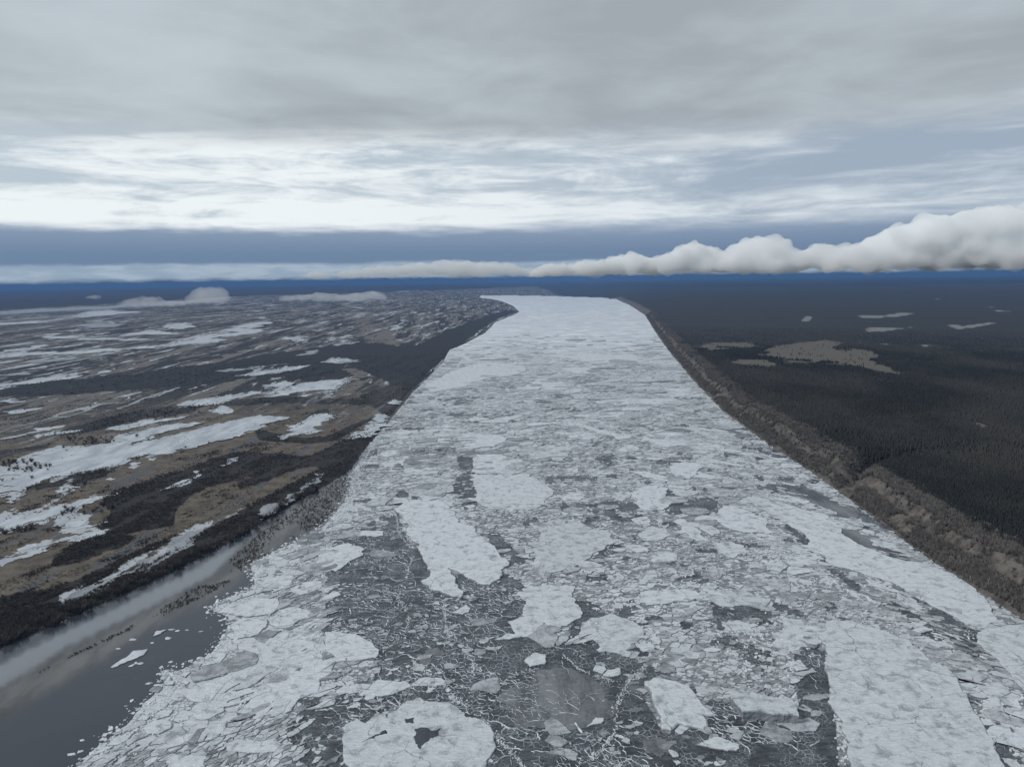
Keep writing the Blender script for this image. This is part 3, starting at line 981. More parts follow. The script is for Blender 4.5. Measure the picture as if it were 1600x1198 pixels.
# traced floes: outline, tint (1 bright .. 0 grey), height, label, landmark phrase
FL = [
    (t5([(515, 505), (620, 485), (760, 490), (800, 520), (850, 570), (870, 630), (950, 650), (1040, 740), (1120, 830), (1185, 885), (1130, 930), (1125, 980), (1060, 1020), (980, 1010), (900, 960), (830, 925), (800, 915), (850, 980), (895, 1060), (880, 1100), (830, 1095), (750, 1060), (690, 1050), (630, 1000), (690, 960), (670, 900), (640, 840), (610, 790), (570, 740), (555, 650), (520, 605), (475, 560)]), 1.15, 1.3, 'large smooth white slab with a notched near end in mid river', 'large notched slab'),
    (t5([(970, 200), (1130, 200), (1280, 250), (1250, 300), (1130, 315), (975, 320)]), 1.0, 0.6, 'squarish white floe beyond the dark straight lead', 'squarish floe beyond the lead'),
    (t5([(935, 325), (1130, 335), (1280, 330), (1450, 420), (1400, 500), (1350, 540), (1200, 550), (1050, 540), (985, 500), (970, 420), (955, 370)]), 0.95, 0.6, 'broad white plate alongside the dark straight lead', 'broad plate beside the lead'),
    (t5([(205, 690), (270, 675), (400, 680), (395, 705), (350, 715), (215, 710)]), 1.1, 0.5, 'small clean white sliver alone on dark ice by the pale shear line', 'clean white sliver'),
    (t5([(0, 790), (100, 770), (170, 755), (280, 790), (270, 830), (180, 870), (100, 930), (60, 900), (0, 900)]), 1.0, 0.6, 'hook ended white floe curving into dark ice off the shear line', 'hook ended floe'),
    (t5([(530, 430), (700, 360), (830, 340), (835, 430), (700, 465), (560, 460)]), 0.75, 0.4, 'streaky pale grey floe just beyond the large notched slab', 'streaky grey floe'),
    (t5([(520, 280), (720, 270), (730, 320), (560, 330)]), 0.9, 0.4, 'oblong pale floe beyond the streaky grey one', None),
    (t5([(380, 180), (560, 150), (570, 180), (400, 215)]), 1.0, 0.4, 'thin white floe near the meadow shore at the narrow bank', None),
    (t5([(360, 255), (520, 230), (520, 270), (420, 290)]), 1.0, 0.4, 'white floe with a grey speck beside the meadow shore ridge', None),
    (t5([(850, 90), (1000, 70), (1150, 110), (1090, 150), (930, 165)]), 1.0, 0.5, 'white lozenge floe past the far end of the dark lead', 'lozenge floe past the lead'),
    (t5([(1290, 190), (1400, 145), (1580, 150), (1510, 240), (1330, 230)]), 0.9, 0.6, 'straight sided pale plate with a slanting dark water edge', 'straight sided pale plate'),
    (t5([(1230, 1070), (1400, 1015), (1597, 1020), (1560, 1100), (1400, 1080), (1290, 1110)]), 0.95, 0.5, 'frayed white floe off the pointed end of the notched slab', None),
    (t6([(200, 0), (330, 40), (545, 80), (535, 100), (470, 110), (330, 65), (215, 25)]), 1.1, 0.7, 'long narrow white plank of ice lying aslant up river', 'long narrow plank of ice'),
    (t6([(75, 60), (200, 50), (330, 90), (280, 110), (120, 90)]), 1.0, 0.5, 'flat white floe tucked beside the long narrow ice plank', None),
    (t6([(610, 110), (760, 60), (880, 60), (870, 140), (740, 155)]), 1.1, 0.6, 'bright wedge shaped floe with its point toward mid river', 'bright wedge floe'),
    (t6([(420, 180), (540, 140), (600, 160), (560, 190)]), 1.0, 0.5, 'small white floe between the ice plank and the bright wedge', None),
    (t6([(555, 215), (700, 195), (830, 200), (720, 235), (600, 230)]), 1.0, 0.5, 'flat lens shaped white floe short of the bright wedge', None),
    (t6([(515, 305), (640, 308), (820, 355), (790, 378), (640, 345)]), 1.05, 0.7, 'narrow white bar of ice with a dark slot along it', 'narrow bar with a dark slot'),
    (t6([(785, 275), (880, 245), (1000, 270), (960, 320), (910, 355), (830, 340), (790, 310)]), 1.05, 0.8, 'white five sided floe with a dark block at its corner', 'five sided floe'),
    (t6([(550, 440), (600, 405), (720, 395), (760, 450), (785, 515), (740, 550), (620, 550), (560, 500)]), 1.05, 0.8, 'rounded clean white floe with grey water on its forest side', 'rounded clean floe'),
    (t6([(100, 470), (170, 437), (265, 450), (230, 485), (120, 490)]), 1.05, 0.6, 'small white shield shaped floe beyond a dark pointed gap', 'small shield floe'),
    (t6([(540, 605), (580, 595), (640, 590), (670, 620), (590, 640)]), 1.05, 0.6, 'small white triangular floe short of the rounded clean floe', None),
    (t6([(1055, 580), (1160, 520), (1290, 560), (1400, 620), (1450, 690), (1300, 690), (1170, 670), (1080, 620)]), 1.05, 0.8, 'big smooth white floe against the long dark seam', 'big smooth floe at the seam'),
    (t6([(800, 620), (880, 605), (960, 670), (1035, 740), (960, 740), (880, 690)]), 1.0, 0.7, 'tongue shaped white floe pointing toward the viewer', 'tongue shaped floe'),
    (t6([(930, 640), (1020, 620), (1100, 690), (1050, 710), (980, 670)]), 0.95, 0.6, 'narrow pale floe between the tongue and the big smooth floe', None),
    (t6([(580, 700), (660, 650), (780, 640), (790, 700), (700, 745), (620, 740)]), 0.9, 0.6, 'oval floe with a dirty grey middle', 'oval floe with a dirty middle'),
    (t6([(1040, 760), (1150, 745), (1250, 770), (1270, 810), (1180, 850), (1110, 820)]), 0.95, 0.6, 'streaked pale floe short of the big smooth one', 'streaked pale floe'),
    (t6([(500, 770), (600, 765), (660, 800), (580, 815)]), 1.0, 0.6, 'small white kite shaped floe short of the dirty middled oval', None),
    (t6([(670, 840), (740, 810), (810, 815), (830, 860), (730, 870)]), 0.95, 0.6, 'small square pale floe above a straight dark gap', None),
    (t6([(85, 600), (230, 610), (310, 670), (410, 690), (440, 740), (380, 790), (280, 850), (190, 900), (100, 930), (-60, 930), (-80, 640)]), 0.85, 0.5, 'wide blotchy plate with a dark straight edge toward the viewer', 'wide blotchy plate'),
    (t6([(600, 1060), (700, 1050), (950, 1055), (1000, 1100), (900, 1120), (740, 1135), (640, 1145), (610, 1110)]), 1.0, 0.8, 'rectangular white floe outlined by a thin black crack', 'rectangular floe'),
    (t6([(1270, 470), (1400, 500), (1597, 540), (1660, 640), (1450, 600), (1330, 530)]), 0.95, 0.6, 'long pale floe between the long dark seam and the bluff', 'long floe by the seam'),
    (t6([(130, 290), (215, 285), (210, 315), (150, 310)]), 1.1, 0.6, 'tiny bright white flat floe short of the straight sided plate', None),
    (t6([(1240, 980), (1320, 960), (1400, 1010), (1300, 1030)]), 0.6, 0.5, 'smooth grey almond shaped floe near the long dark seam', None),
    (t6([(1000, 1070), (1200, 1040), (1420, 1100), (1380, 1160), (1100, 1150)]), 0.85, 0.5, 'ragged pale plate joined to the rectangular floe', 'ragged pale plate'),
    (t3([(60, 90), (200, 65), (340, 110), (420, 200), (430, 270), (340, 320), (220, 320), (170, 290), (60, 250)]), 0.95, 0.6, 'broad pale floe with two grey scars off the notched slab', 'broad scarred floe'),
    (t3([(20, 340), (100, 310), (170, 340), (130, 380), (20, 385)]), 1.05, 0.5, 'small white heart shaped floe at the edge of the dark ice', 'small heart shaped floe'),
    (t3([(490, 270), (620, 240), (700, 270), (820, 330), (800, 400), (690, 500), (560, 480), (500, 400), (420, 380)]), 0.9, 0.5, 'wide worn plate with crumbling edges in the middle of the pack', 'wide worn plate'),
    (t3([(940, 500), (1060, 465), (1180, 490), (1150, 540), (1020, 580), (950, 540)]), 0.9, 0.5, 'pale six sided floe with a crack running from its corner', 'pale six sided floe'),
    (t3([(780, 450), (860, 425), (890, 470), (820, 485)]), 1.0, 0.5, 'small white pebble shaped floe beside a black gap', None),
    (t3([(75, 540), (130, 490), (210, 500), (205, 560), (110, 578)]), 1.1, 0.7, 'small round white floe with a hollow on the web of dark ice', 'small hollow round floe'),
    (t3([(470, 950), (520, 890), (575, 895), (555, 930)]), 1.1, 0.6, 'single white lump of ice on the smooth grey pan', None),
    (t3([(1130, 680), (1300, 690), (1290, 740), (1200, 760), (1150, 730)]), 0.7, 0.5, 'striped grey white floe behind the thick tipped block', None),
    (t3([(1150, 1060), (1260, 1010), (1420, 1060), (1400, 1100), (1290, 1090)]), 1.0, 0.6, 'splintered white floe in front of the thick tipped block', None),
    (t4([(360, 300), (450, 295), (650, 335), (880, 415), (1050, 560), (1190, 680), (1270, 830), (1360, 970), (1420, 1100), (1460, 1300), (520, 1300), (490, 1120), (460, 980), (430, 880), (370, 800), (380, 680), (350, 600), (370, 500)]), 0.92, 1.2, 'huge rounded snow covered plate filling the near forest side of the river', 'huge rounded plate'),
    (t4([(1310, 360), (1440, 330), (1597, 310), (1850, 420), (1900, 900), (1700, 830), (1597, 730), (1510, 620), (1390, 500), (1300, 430)]), 0.95, 0.8, 'large pale plate close under the wooded bluff', 'plate under the bluff'),
    (t4([(1160, 240), (1260, 220), (1370, 250), (1440, 300), (1280, 340), (1200, 290)]), 1.05, 0.6, 'bright smooth floe with a black crack on its near edge', 'bright floe with a black crack'),
    (t4([(120, 540), (200, 530), (250, 590), (180, 605)]), 1.0, 0.6, 'small white floe stranded in the black opening', None),
    (t4([(1480, 990), (1590, 980), (1640, 1100), (1540, 1070)]), 1.0, 0.6, 'small pale floe between the huge plate and the bluff side ice', None),
    (t4([(80, 280), (300, 290), (360, 380), (330, 430), (200, 460), (100, 500), (30, 450), (90, 350)]), 0.9, 0.5, 'pale lobe of ice leaning against the huge rounded plate', 'pale lobe'),
    (t7([(100, 350), (330, 410), (430, 480), (560, 600), (790, 690), (1000, 740), (1180, 800), (1430, 1080), (1290, 1130), (1100, 1020), (850, 880), (600, 790), (380, 720), (260, 640), (240, 560), (120, 460)]), 1.02, 0.7, 'long clean white plate stretched between the long seam and the bluff', 'long clean plate'),
    (t1([(960, 240), (1030, 200), (1180, 155), (1340, 150), (1340, 200), (1290, 250), (1160, 265), (1060, 250)]), 1.1, 0.8, 'pointed smooth white floe jutting into the open water', 'pointed floe at open water'),
    (t1([(1270, 280), (1340, 220), (1430, 205), (1550, 225), (1530, 270), (1430, 310), (1330, 330), (1280, 310)]), 1.05, 0.7, 'lens shaped white floe with a dark shadow line at its near edge', 'lens shaped floe'),
    (t1([(1030, 320), (1120, 270), (1270, 285), (1260, 330), (1170, 390), (1080, 400), (1060, 360)]), 1.1, 0.7, 'round shouldered white floe edging the dark bay of open water', 'round shouldered floe'),
    (t1([(1220, 60), (1330, 10), (1440, 5), (1420, 60), (1350, 95), (1250, 80)]), 1.05, 0.6, 'white leaf shaped floe beyond the pointed one', 'leaf shaped floe'),
    (t1([(1390, 110), (1480, 50), (1597, 40), (1597, 90), (1490, 130)]), 1.0, 0.6, 'pale floe running up to the meadow side ridge', None),
    (t1([(1010, 1100), (1030, 1050), (1150, 1030), (1320, 1020), (1360, 1060), (1320, 1110), (1150, 1120), (1060, 1110)]), 1.0, 0.8, 'long loaf shaped white floe near the web of dark ice', 'loaf shaped floe'),
    (t1([(490, 960), (560, 910), (650, 910), (665, 960), (600, 990), (520, 1000)]), 1.05, 0.7, 'oval white floe a little in from the open water', 'oval floe near open water'),
    (t1([(450, 1000), (480, 980), (510, 1000), (490, 1020)]), 1.1, 0.5, 'little white round floe beside the oval one', None),
    (t1([(340, 1030), (380, 1005), (400, 1030), (360, 1050)]), 1.1, 0.5, 'little white tooth shaped floe at the ragged ice edge', None),
    (t1([(215, 1035), (240, 1015), (270, 1020), (262, 1042)]), 1.0, 0.5, 'lone small floe at the foot of the open water', None),
    (t1([(555, 385), (575, 352), (640, 343), (605, 368)]), 1.1, 0.5, 'small white floe afloat by the flooded brush', 'small floe by the flooded brush'),
    (t1([(290, 580), (380, 520), (430, 475), (525, 465), (500, 500), (400, 540), (330, 575)]), 1.0, 0.5, 'long ragged white floe adrift alone in the open water', 'ragged floe adrift'),
    (t1([(710, 620), (750, 600), (790, 608), (755, 640)]), 1.1, 0.5, 'diamond shaped white floe at the edge of the open water', None),
    (t1([(610, 690), (640, 660), (690, 665), (680, 685)]), 1.1, 0.5, 'half round white floe floating just off the ice edge', None),
    (t1([(720, 670), (760, 655), (785, 670), (770, 685)]), 1.05, 0.5, 'small oval floe touching the ice edge behind the half round one', None),
    (t1([(530, 725), (560, 700), (615, 705), (590, 735)]), 0.75, 0.5, 'greyish four sided floe on the outer rim of the pack', None),
    (t1([(790, 565), (860, 555), (840, 600), (795, 600)]), 0.7, 0.5, 'grey smooth floe wedged in the white rim by the water', None),
    (t1([(915, 515), (960, 485), (1020, 490), (980, 520)]), 1.0, 0.5, 'pale beak shaped floe on the rim below the round shouldered one', None),
    (t1([(955, 575), (1000, 565), (1010, 590), (960, 602)]), 1.05, 0.5, 'small bright floe inside the rim of rubble', None),
    (t1([(560, 890), (600, 850), (680, 840), (660, 880), (580, 905)]), 1.0, 0.6, 'arrow shaped white floe in the rubble by the open water', None),
    (t1([(445, 910), (500, 875), (545, 880), (520, 905)]), 1.05, 0.5, 'flat white floe sticking out past the rubble rim', None),
    (t1([(1120, 480), (1250, 400), (1450, 340), (1590, 350), (1590, 560), (1440, 600), (1250, 640), (1050, 700), (960, 760), (1000, 640)]), 0.95, 0.45, 'wide pale plate between the open water and the meadow side ridge', 'wide pale plate by the ridge'),
    (t1([(1080, 860), (1200, 720), (1300, 620), (1580, 570), (1590, 720), (1480, 770), (1420, 850), (1250, 880)]), 1.0, 0.5, 'white plate crossed by one long dark gash', 'gashed plate'),
    (t1([(800, 830), (960, 740), (1060, 740), (1000, 850), (900, 900), (820, 900)]), 0.95, 0.4, 'pale worn floe next to the gashed plate', None),
    (t1([(560, 1090), (700, 1010), (860, 960), (960, 940), (880, 1020), (700, 1070)]), 0.95, 0.5, 'long pale floe lying behind the loaf shaped one', None),
    (t1([(640, 1190), (760, 1130), (890, 1130), (880, 1200), (700, 1240)]), 1.0, 0.6, 'white floe with a square corner above a dark pocket', None),
    (t2([(230, 360), (420, 370), (530, 430), (570, 470), (550, 520), (420, 540), (300, 550), (240, 480)]), 1.0, 0.7, 'rounded pale floe on the dark web side of the shear ridge', 'rounded floe by the ridge'),
    (t2([(20, 350), (180, 340), (205, 480), (225, 600), (190, 740), (60, 780), (10, 760)]), 1.0, 0.6, 'pale plate pressed against the shear ridge', None),
    (t2([(365, 720), (400, 685), (520, 680), (500, 710), (400, 730)]), 1.05, 0.5, 'thin white floe at the start of a row of broken slabs', None),
    (t2([(440, 750), (560, 655), (740, 670), (770, 700), (680, 740), (560, 760)]), 1.0, 0.6, 'cracked white slab in the row behind the puddled plate', 'cracked slab'),
    (t2([(760, 700), (860, 640), (960, 645), (990, 690), (870, 695)]), 1.0, 0.6, 'white crescent floe behind the puddled plate', None),
    (t2([(340, 960), (430, 900), (480, 930), (560, 860), (620, 900), (740, 790), (860, 790), (1000, 800), (1080, 850), (1220, 910), (1290, 1000), (1300, 1080), (1240, 1160), (1250, 1300), (390, 1300), (340, 1050)]), 0.9, 0.8, 'big blotchy plate with a dark melt puddle near the viewer', 'puddled plate'),
    (t2([(1020, 235), (1110, 190), (1140, 215), (1090, 250)]), 1.2, 0.7, 'bright white diamond shaped floe on dark webbed ice', 'bright diamond floe'),
    (t2([(890, 185), (940, 165), (950, 188)]), 1.1, 0.5, 'very small white chip beyond the bright diamond', None),
    (t2([(1290, 405), (1370, 365), (1470, 385), (1380, 405)]), 1.15, 0.6, 'bright white fin of ice at the edge of dark ice', None),
    (t2([(1410, 345), (1480, 310), (1550, 320), (1570, 350), (1500, 380)]), 1.05, 0.6, 'rounded white floe behind the bright fin', None),
    (t2([(770, 530), (800, 540), (860, 580), (840, 605), (780, 595)]), 0.8, 0.6, 'pale shard where two crushed seams meet', None),
    (T(540, 420, .3375, [(370, 540), (480, 480), (620, 440), (800, 438), (840, 462), (700, 500), (560, 545), (400, 570)]), 1.15, 0.8, 'great smooth white sheet near the meadow shore in the far half of the river', 'great white sheet up river'),
    (T(540, 420, .3375, [(940, 396), (1100, 392), (1330, 402), (1340, 425), (1180, 440), (1060, 418)]), 1.15, 0.8, 'far white plate with a dark line along its near edge', 'far white plate'),
    (T(540, 420, .3375, [(820, 545), (900, 525), (1050, 528), (1060, 542), (900, 553)]), 1.1, 0.6, 'thin white plate in the middle of the far pack', None),
    (T(540, 420, .3375, [(1000, 462), (1150, 453), (1215, 470), (1080, 487)]), 1.1, 0.7, 'white spindle shaped plate short of the far white plate', None),
    (T(540, 420, .3375, [(1140, 612), (1300, 602), (1530, 604), (1540, 625), (1250, 630)]), 1.1, 0.7, 'long flat white plate lying across the river toward the forest shore', 'long flat plate across the river'),
    (T(540, 420, .3375, [(1210, 648), (1390, 642), (1400, 655), (1240, 662)]), 1.1, 0.6, 'short white bar of ice next to the long flat plate', None),
    (T(540, 420, .3375, [(1050, 680), (1120, 672), (1330, 680), (1300, 692), (1120, 690)]), 1.1, 0.6, 'white bar of ice just beyond the long narrow plank', None),
    (T(540, 420, .3375, [(520, 790), (560, 760), (700, 770), (740, 800), (640, 825), (540, 815)]), 1.1, 0.6, 'pale rounded plate beyond the lozenge floe on the meadow side', None),
]
LANDMARKS = []
KEEP_OUT = []
PANS = []


def dist_at(px, py):
    g = ground([(px, py)])[0]
    return math.hypot(*g)


def add_floe(poly_g, tint, h, label, name='ice_floe', cat='ice floe', group=None, seg=None, rough=0.12, tilt=(0, 0), base_z=-0.3, mat=None, inset=None):
    rough *= 0.6
    d = math.hypot(*poly_g[0])
    pg = fractal([tuple(p) for p in poly_g], seg or max(1.0, d / 400.0), rough)
    n = len(pg)
    cx = sum(p.x for p in pg) / n
    cy = sum(p.y for p in pg) / n
    loc = [(p.x - cx, p.y - cy) for p in pg]
    V, F, S = floe_geo(loc, h, inset or min(0.5, h * 0.6), base_z, tilt)
    o = mesh_obj(name, V, F, mat or M_FLOE, attrs=dict(tint=np.full(len(V), tint), side=np.array(S)), loc=(cx, cy, 0))
    tag(o, label, cat, group)
    return o


for poly, tint, h, label, lm in FL:
    g = ground(poly)
    o = add_floe(g, min(tint, 1.15), h, label, tilt=(random.uniform(-.004, .004), random.uniform(-.004, .004)))
    KEEP_OUT.append(np.asarray(poly))
    c = np.mean(np.asarray(poly), 0)
    if lm:
        LANDMARKS.append((c[0], c[1], lm))
    if lm == 'puddled plate':
        pud = ground(t2([(790, 970), (850, 960), (900, 980), (960, 965), (940, 1010), (850, 1060), (820, 1095), (795, 1050)]))
        pg = fractal([tuple(p) for p in pud], 1.0, 0.12)
        q = mesh_obj('puddle', *sheet([(p.x - o.location.x, p.y - o.location.y) for p in pg], h + 0.06), M_PUDDLE, parent=o)
        for pts in ([(570, 950), (620, 960), (620, 1000), (540, 1030), (450, 1055), (480, 1030), (570, 1000)], [(1085, 845), (1200, 890), (1200, 910), (1110, 895)], [(720, 905), (790, 900), (780, 935), (730, 930)]):
            pg = fractal([tuple(p) for p in ground(t2(pts))], 1.0, 0.13)
            mesh_obj('puddle', *sheet([(p.x - o.location.x, p.y - o.location.y) for p in pg], h + 0.06), M_PUDDLE, parent=o)
LANDMARKS += [(1300, 840, 'smooth grey pan under the bluff'), (560, 620, 'meadow shore'), (880, 560, 'far pale reach'), (1150, 1110, 'thick tipped block'), (860, 1080, 'smooth grey pan'),
              (505, 900, 'meadow side shear ridge'), (1070, 650, 'faint far seam'), (740, 770, 'dark straight lead'), (300, 1120, 'ragged rubble rim'), (1270, 1050, 'black opening'), (1500, 900, 'wooded bluff')]

# grey young ice pans: thin smooth sheets
for kp, (pts, label) in enumerate((
        (t7([(130, 270), (280, 255), (430, 330), (570, 390), (560, 425), (430, 432), (280, 345), (150, 300)]), 'smooth grey oval pan of young ice farther along the bluff'),
        (t7([(330, 500), (450, 480), (600, 540), (750, 590), (800, 640), (990, 740), (950, 748), (760, 680), (600, 620), (440, 570)]), 'smooth grey strip of young ice under the bluff beside the long clean plate'),
        (t7([(525, 708), (580, 700), (680, 755), (600, 738)]), 'small grey sliver of young ice in the long clean plate'),
        (t7([(470, 650), (520, 636), (590, 660), (520, 664)]), 'small grey eye shaped patch of young ice in the long clean plate'),
        (t3([(10, 700), (200, 585), (400, 600), (600, 700), (640, 800), (560, 900), (400, 960), (150, 950), (-60, 920), (-90, 780)]), 'wide smooth grey pan of young ice ringed by crushed white seams'),
        (t2([(790, 500), (930, 450), (1010, 490), (870, 570)]), 'dark grey diamond shaped pan of young ice between white seams'),
        (t3([(560, 690), (700, 680), (830, 700), (790, 745), (600, 745)]), 'narrow grey pan of young ice behind the speckled leaning floe'),
        (t3([(810, 1040), (960, 1020), (1040, 1110), (930, 1140), (830, 1100)]), 'grey pan of young ice near the bottom between seams'),
        (t6([(1120, 30), (1290, 90), (1200, 120), (1110, 80)]), 'grey flat pan of young ice near the bluff up river'))):
    pg = fractal([tuple(p) for p in ground(pts)], 0.8, 0.17)
    o = mesh_obj('young_ice_pan', *sheet(pg, 0.08 + 0.015 * kp), M_PAN)
    tag(o, label, 'ice pan')
    KEEP_OUT.append(np.asarray(pts))
    PANS.append(np.asarray(pts))


# the tipped thick block and the speckled leaning floe
def tipped_block():
    top = ground(t3([(1360, 725), (1430, 700), (1600, 745), (1750, 765), (1790, 870), (1600, 855), (1440, 850), (1400, 790)]), 5.0)
    root = bpy.data.objects.new('tipped_ice_block', None)
    COL.objects.link(root)
    c = top.mean(0)
    root.location = (c[0], c[1], 0)
    tag(root, 'thick tipped block of ice showing a dark broken side wall', 'ice block')
    pg = fractal([tuple(p - c) for p in top], 1.6, 0.07)
    if area([(p.x, p.y) for p in pg]) < 0:
        pg = pg[::-1]
    n = len(pg)
    # pale cap, raised toward the viewer
    zt = [4.6 - 0.06 * p.y - 0.02 * p.x for p in pg]
    V = [(p.x, p.y, z) for p, z in zip(pg, zt)] + [(p.x * 1.01, p.y * 1.01, z - 0.9) for p, z in zip(pg, zt)]
    F = [tuple(range(n))] + [(n + i, n + (i + 1) % n, (i + 1) % n, i) for i in range(n)]
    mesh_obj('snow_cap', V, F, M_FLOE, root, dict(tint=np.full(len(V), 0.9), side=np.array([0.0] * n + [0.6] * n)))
    rows = 5
    V, F = [], []
    for k in range(rows):
        f = k / (rows - 1)
        for p, z in zip(pg, zt):
            j = 1.0 + 0.03 * random.uniform(-1, 1) - 0.02
            V.append((p.x * j, p.y * j - 0.4 * f * random.random(), (z - 0.7) * (1 - f) - 0.3 * f))
    for k in range(rows - 1):
        for i in range(n):
            a, b = k * n + i, k * n + (i + 1) % n
            F.append((a + n, b + n, b, a))
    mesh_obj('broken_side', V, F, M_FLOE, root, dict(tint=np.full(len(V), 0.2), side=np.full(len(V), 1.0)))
    KEEP_OUT.append(np.asarray(t3([(1360, 725), (1430, 700), (1600, 745), (1750, 765), (1790, 980), (1440, 980), (1360, 860)])))


tipped_block()
g = ground(t3([(825, 690), (950, 670), (1110, 710), (1160, 770), (1240, 850), (1270, 880), (1190, 880), (1225, 940), (1200, 970), (1040, 940), (990, 985), (940, 980), (910, 880), (870, 780)]))
add_floe(g, 0.98, 1.8, 'leaning white floe speckled with dark slush beside the thick block', tilt=(-0.05, 0.03), inset=0.8)
KEEP_OUT.append(np.asarray(t3([(825, 690), (950, 670), (1110, 710), (1270, 880), (1225, 960), (990, 985), (910, 880)])))
LANDMARKS.append((1060, 1100, 'speckled leaning floe'))


# ------------------------------------------------------------------ the pack: cells of a broken sheet
def voronoi_cells(pts):
    res = geometry.delaunay_2d_cdt([Vector(p) for p in pts], [], [], 0, 1e-5)
    vs = np.array([tuple(v) for v in res[0]])
    tri = np.array([f for f in res[2] if len(f) == 3])
    a, b, c = vs[tri[:, 0]], vs[tri[:, 1]], vs[tri[:, 2]]
    d = 2 * (a[:, 0] * (b[:, 1] - c[:, 1]) + b[:, 0] * (c[:, 1] - a[:, 1]) + c[:, 0] * (a[:, 1] - b[:, 1]))
    d = np.where(np.abs(d) < 1e-9, 1e-9, d)
    a2, b2, c2 = (a ** 2).sum(1), (b ** 2).sum(1), (c ** 2).sum(1)
    cc = np.stack([(a2 * (b[:, 1] - c[:, 1]) + b2 * (c[:, 1] - a[:, 1]) + c2 * (a[:, 1] - b[:, 1])) / d,
                   (a2 * (c[:, 0] - b[:, 0]) + b2 * (a[:, 0] - c[:, 0]) + c2 * (b[:, 0] - a[:, 0])) / d], 1)
    vert_tris = [[] for _ in range(len(vs))]
    for i, t in enumerate(tri):
        for v in t:
            vert_tris[v].append(i)
    cells = []
    for v in range(len(vs)):
        ts = vert_tris[v]
        if len(ts) < 3:
            cells.append(None)
            continue
        q = cc[ts]
        ang = np.arctan2(q[:, 1] - vs[v, 1], q[:, 0] - vs[v, 0])
        cells.append(q[np.argsort(ang)])
    return vs, tri, cc, cells


def scatter_points(spacing_fn, smin, n_try, bounds_px, accept):
    """dart throwing in rings of distance with a spacing that varies over the ice"""
    pts = []
    edges = [215, 300, 400, 520, 680, 900, 1200, 1600, 2200, 3000]
    for r0, r1 in zip(edges[:-1], edges[1:]):
        xs = (-0.75 * r1, 0.80 * r1)
        s = spacing_fn(r0) * 0.80
        cell = s
        nx, ny = int((xs[1] - xs[0]) / cell), int((r1 - r0) * 1.0 / cell) + 1
        gx, gy = np.meshgrid(np.arange(nx), np.arange(ny), indexing='ij')
        X = xs[0] + (gx + RNG.random(gx.shape)) * cell
        Y = r0 + (gy + RNG.random(gx.shape)) * cell
        X, Y = X.ravel(), Y.ravel()
        px, py = project(X, Y)
        ok = accept(X, Y, px, py) & (Y < r1)
        pts.append(np.stack([X[ok], Y[ok]], 1))
    return np.concatenate(pts)


def in_keep_out(px, py, polys):
    r = np.zeros(px.shape, bool)
    for p in polys:
        r |= inside(px, py, p)
    return r


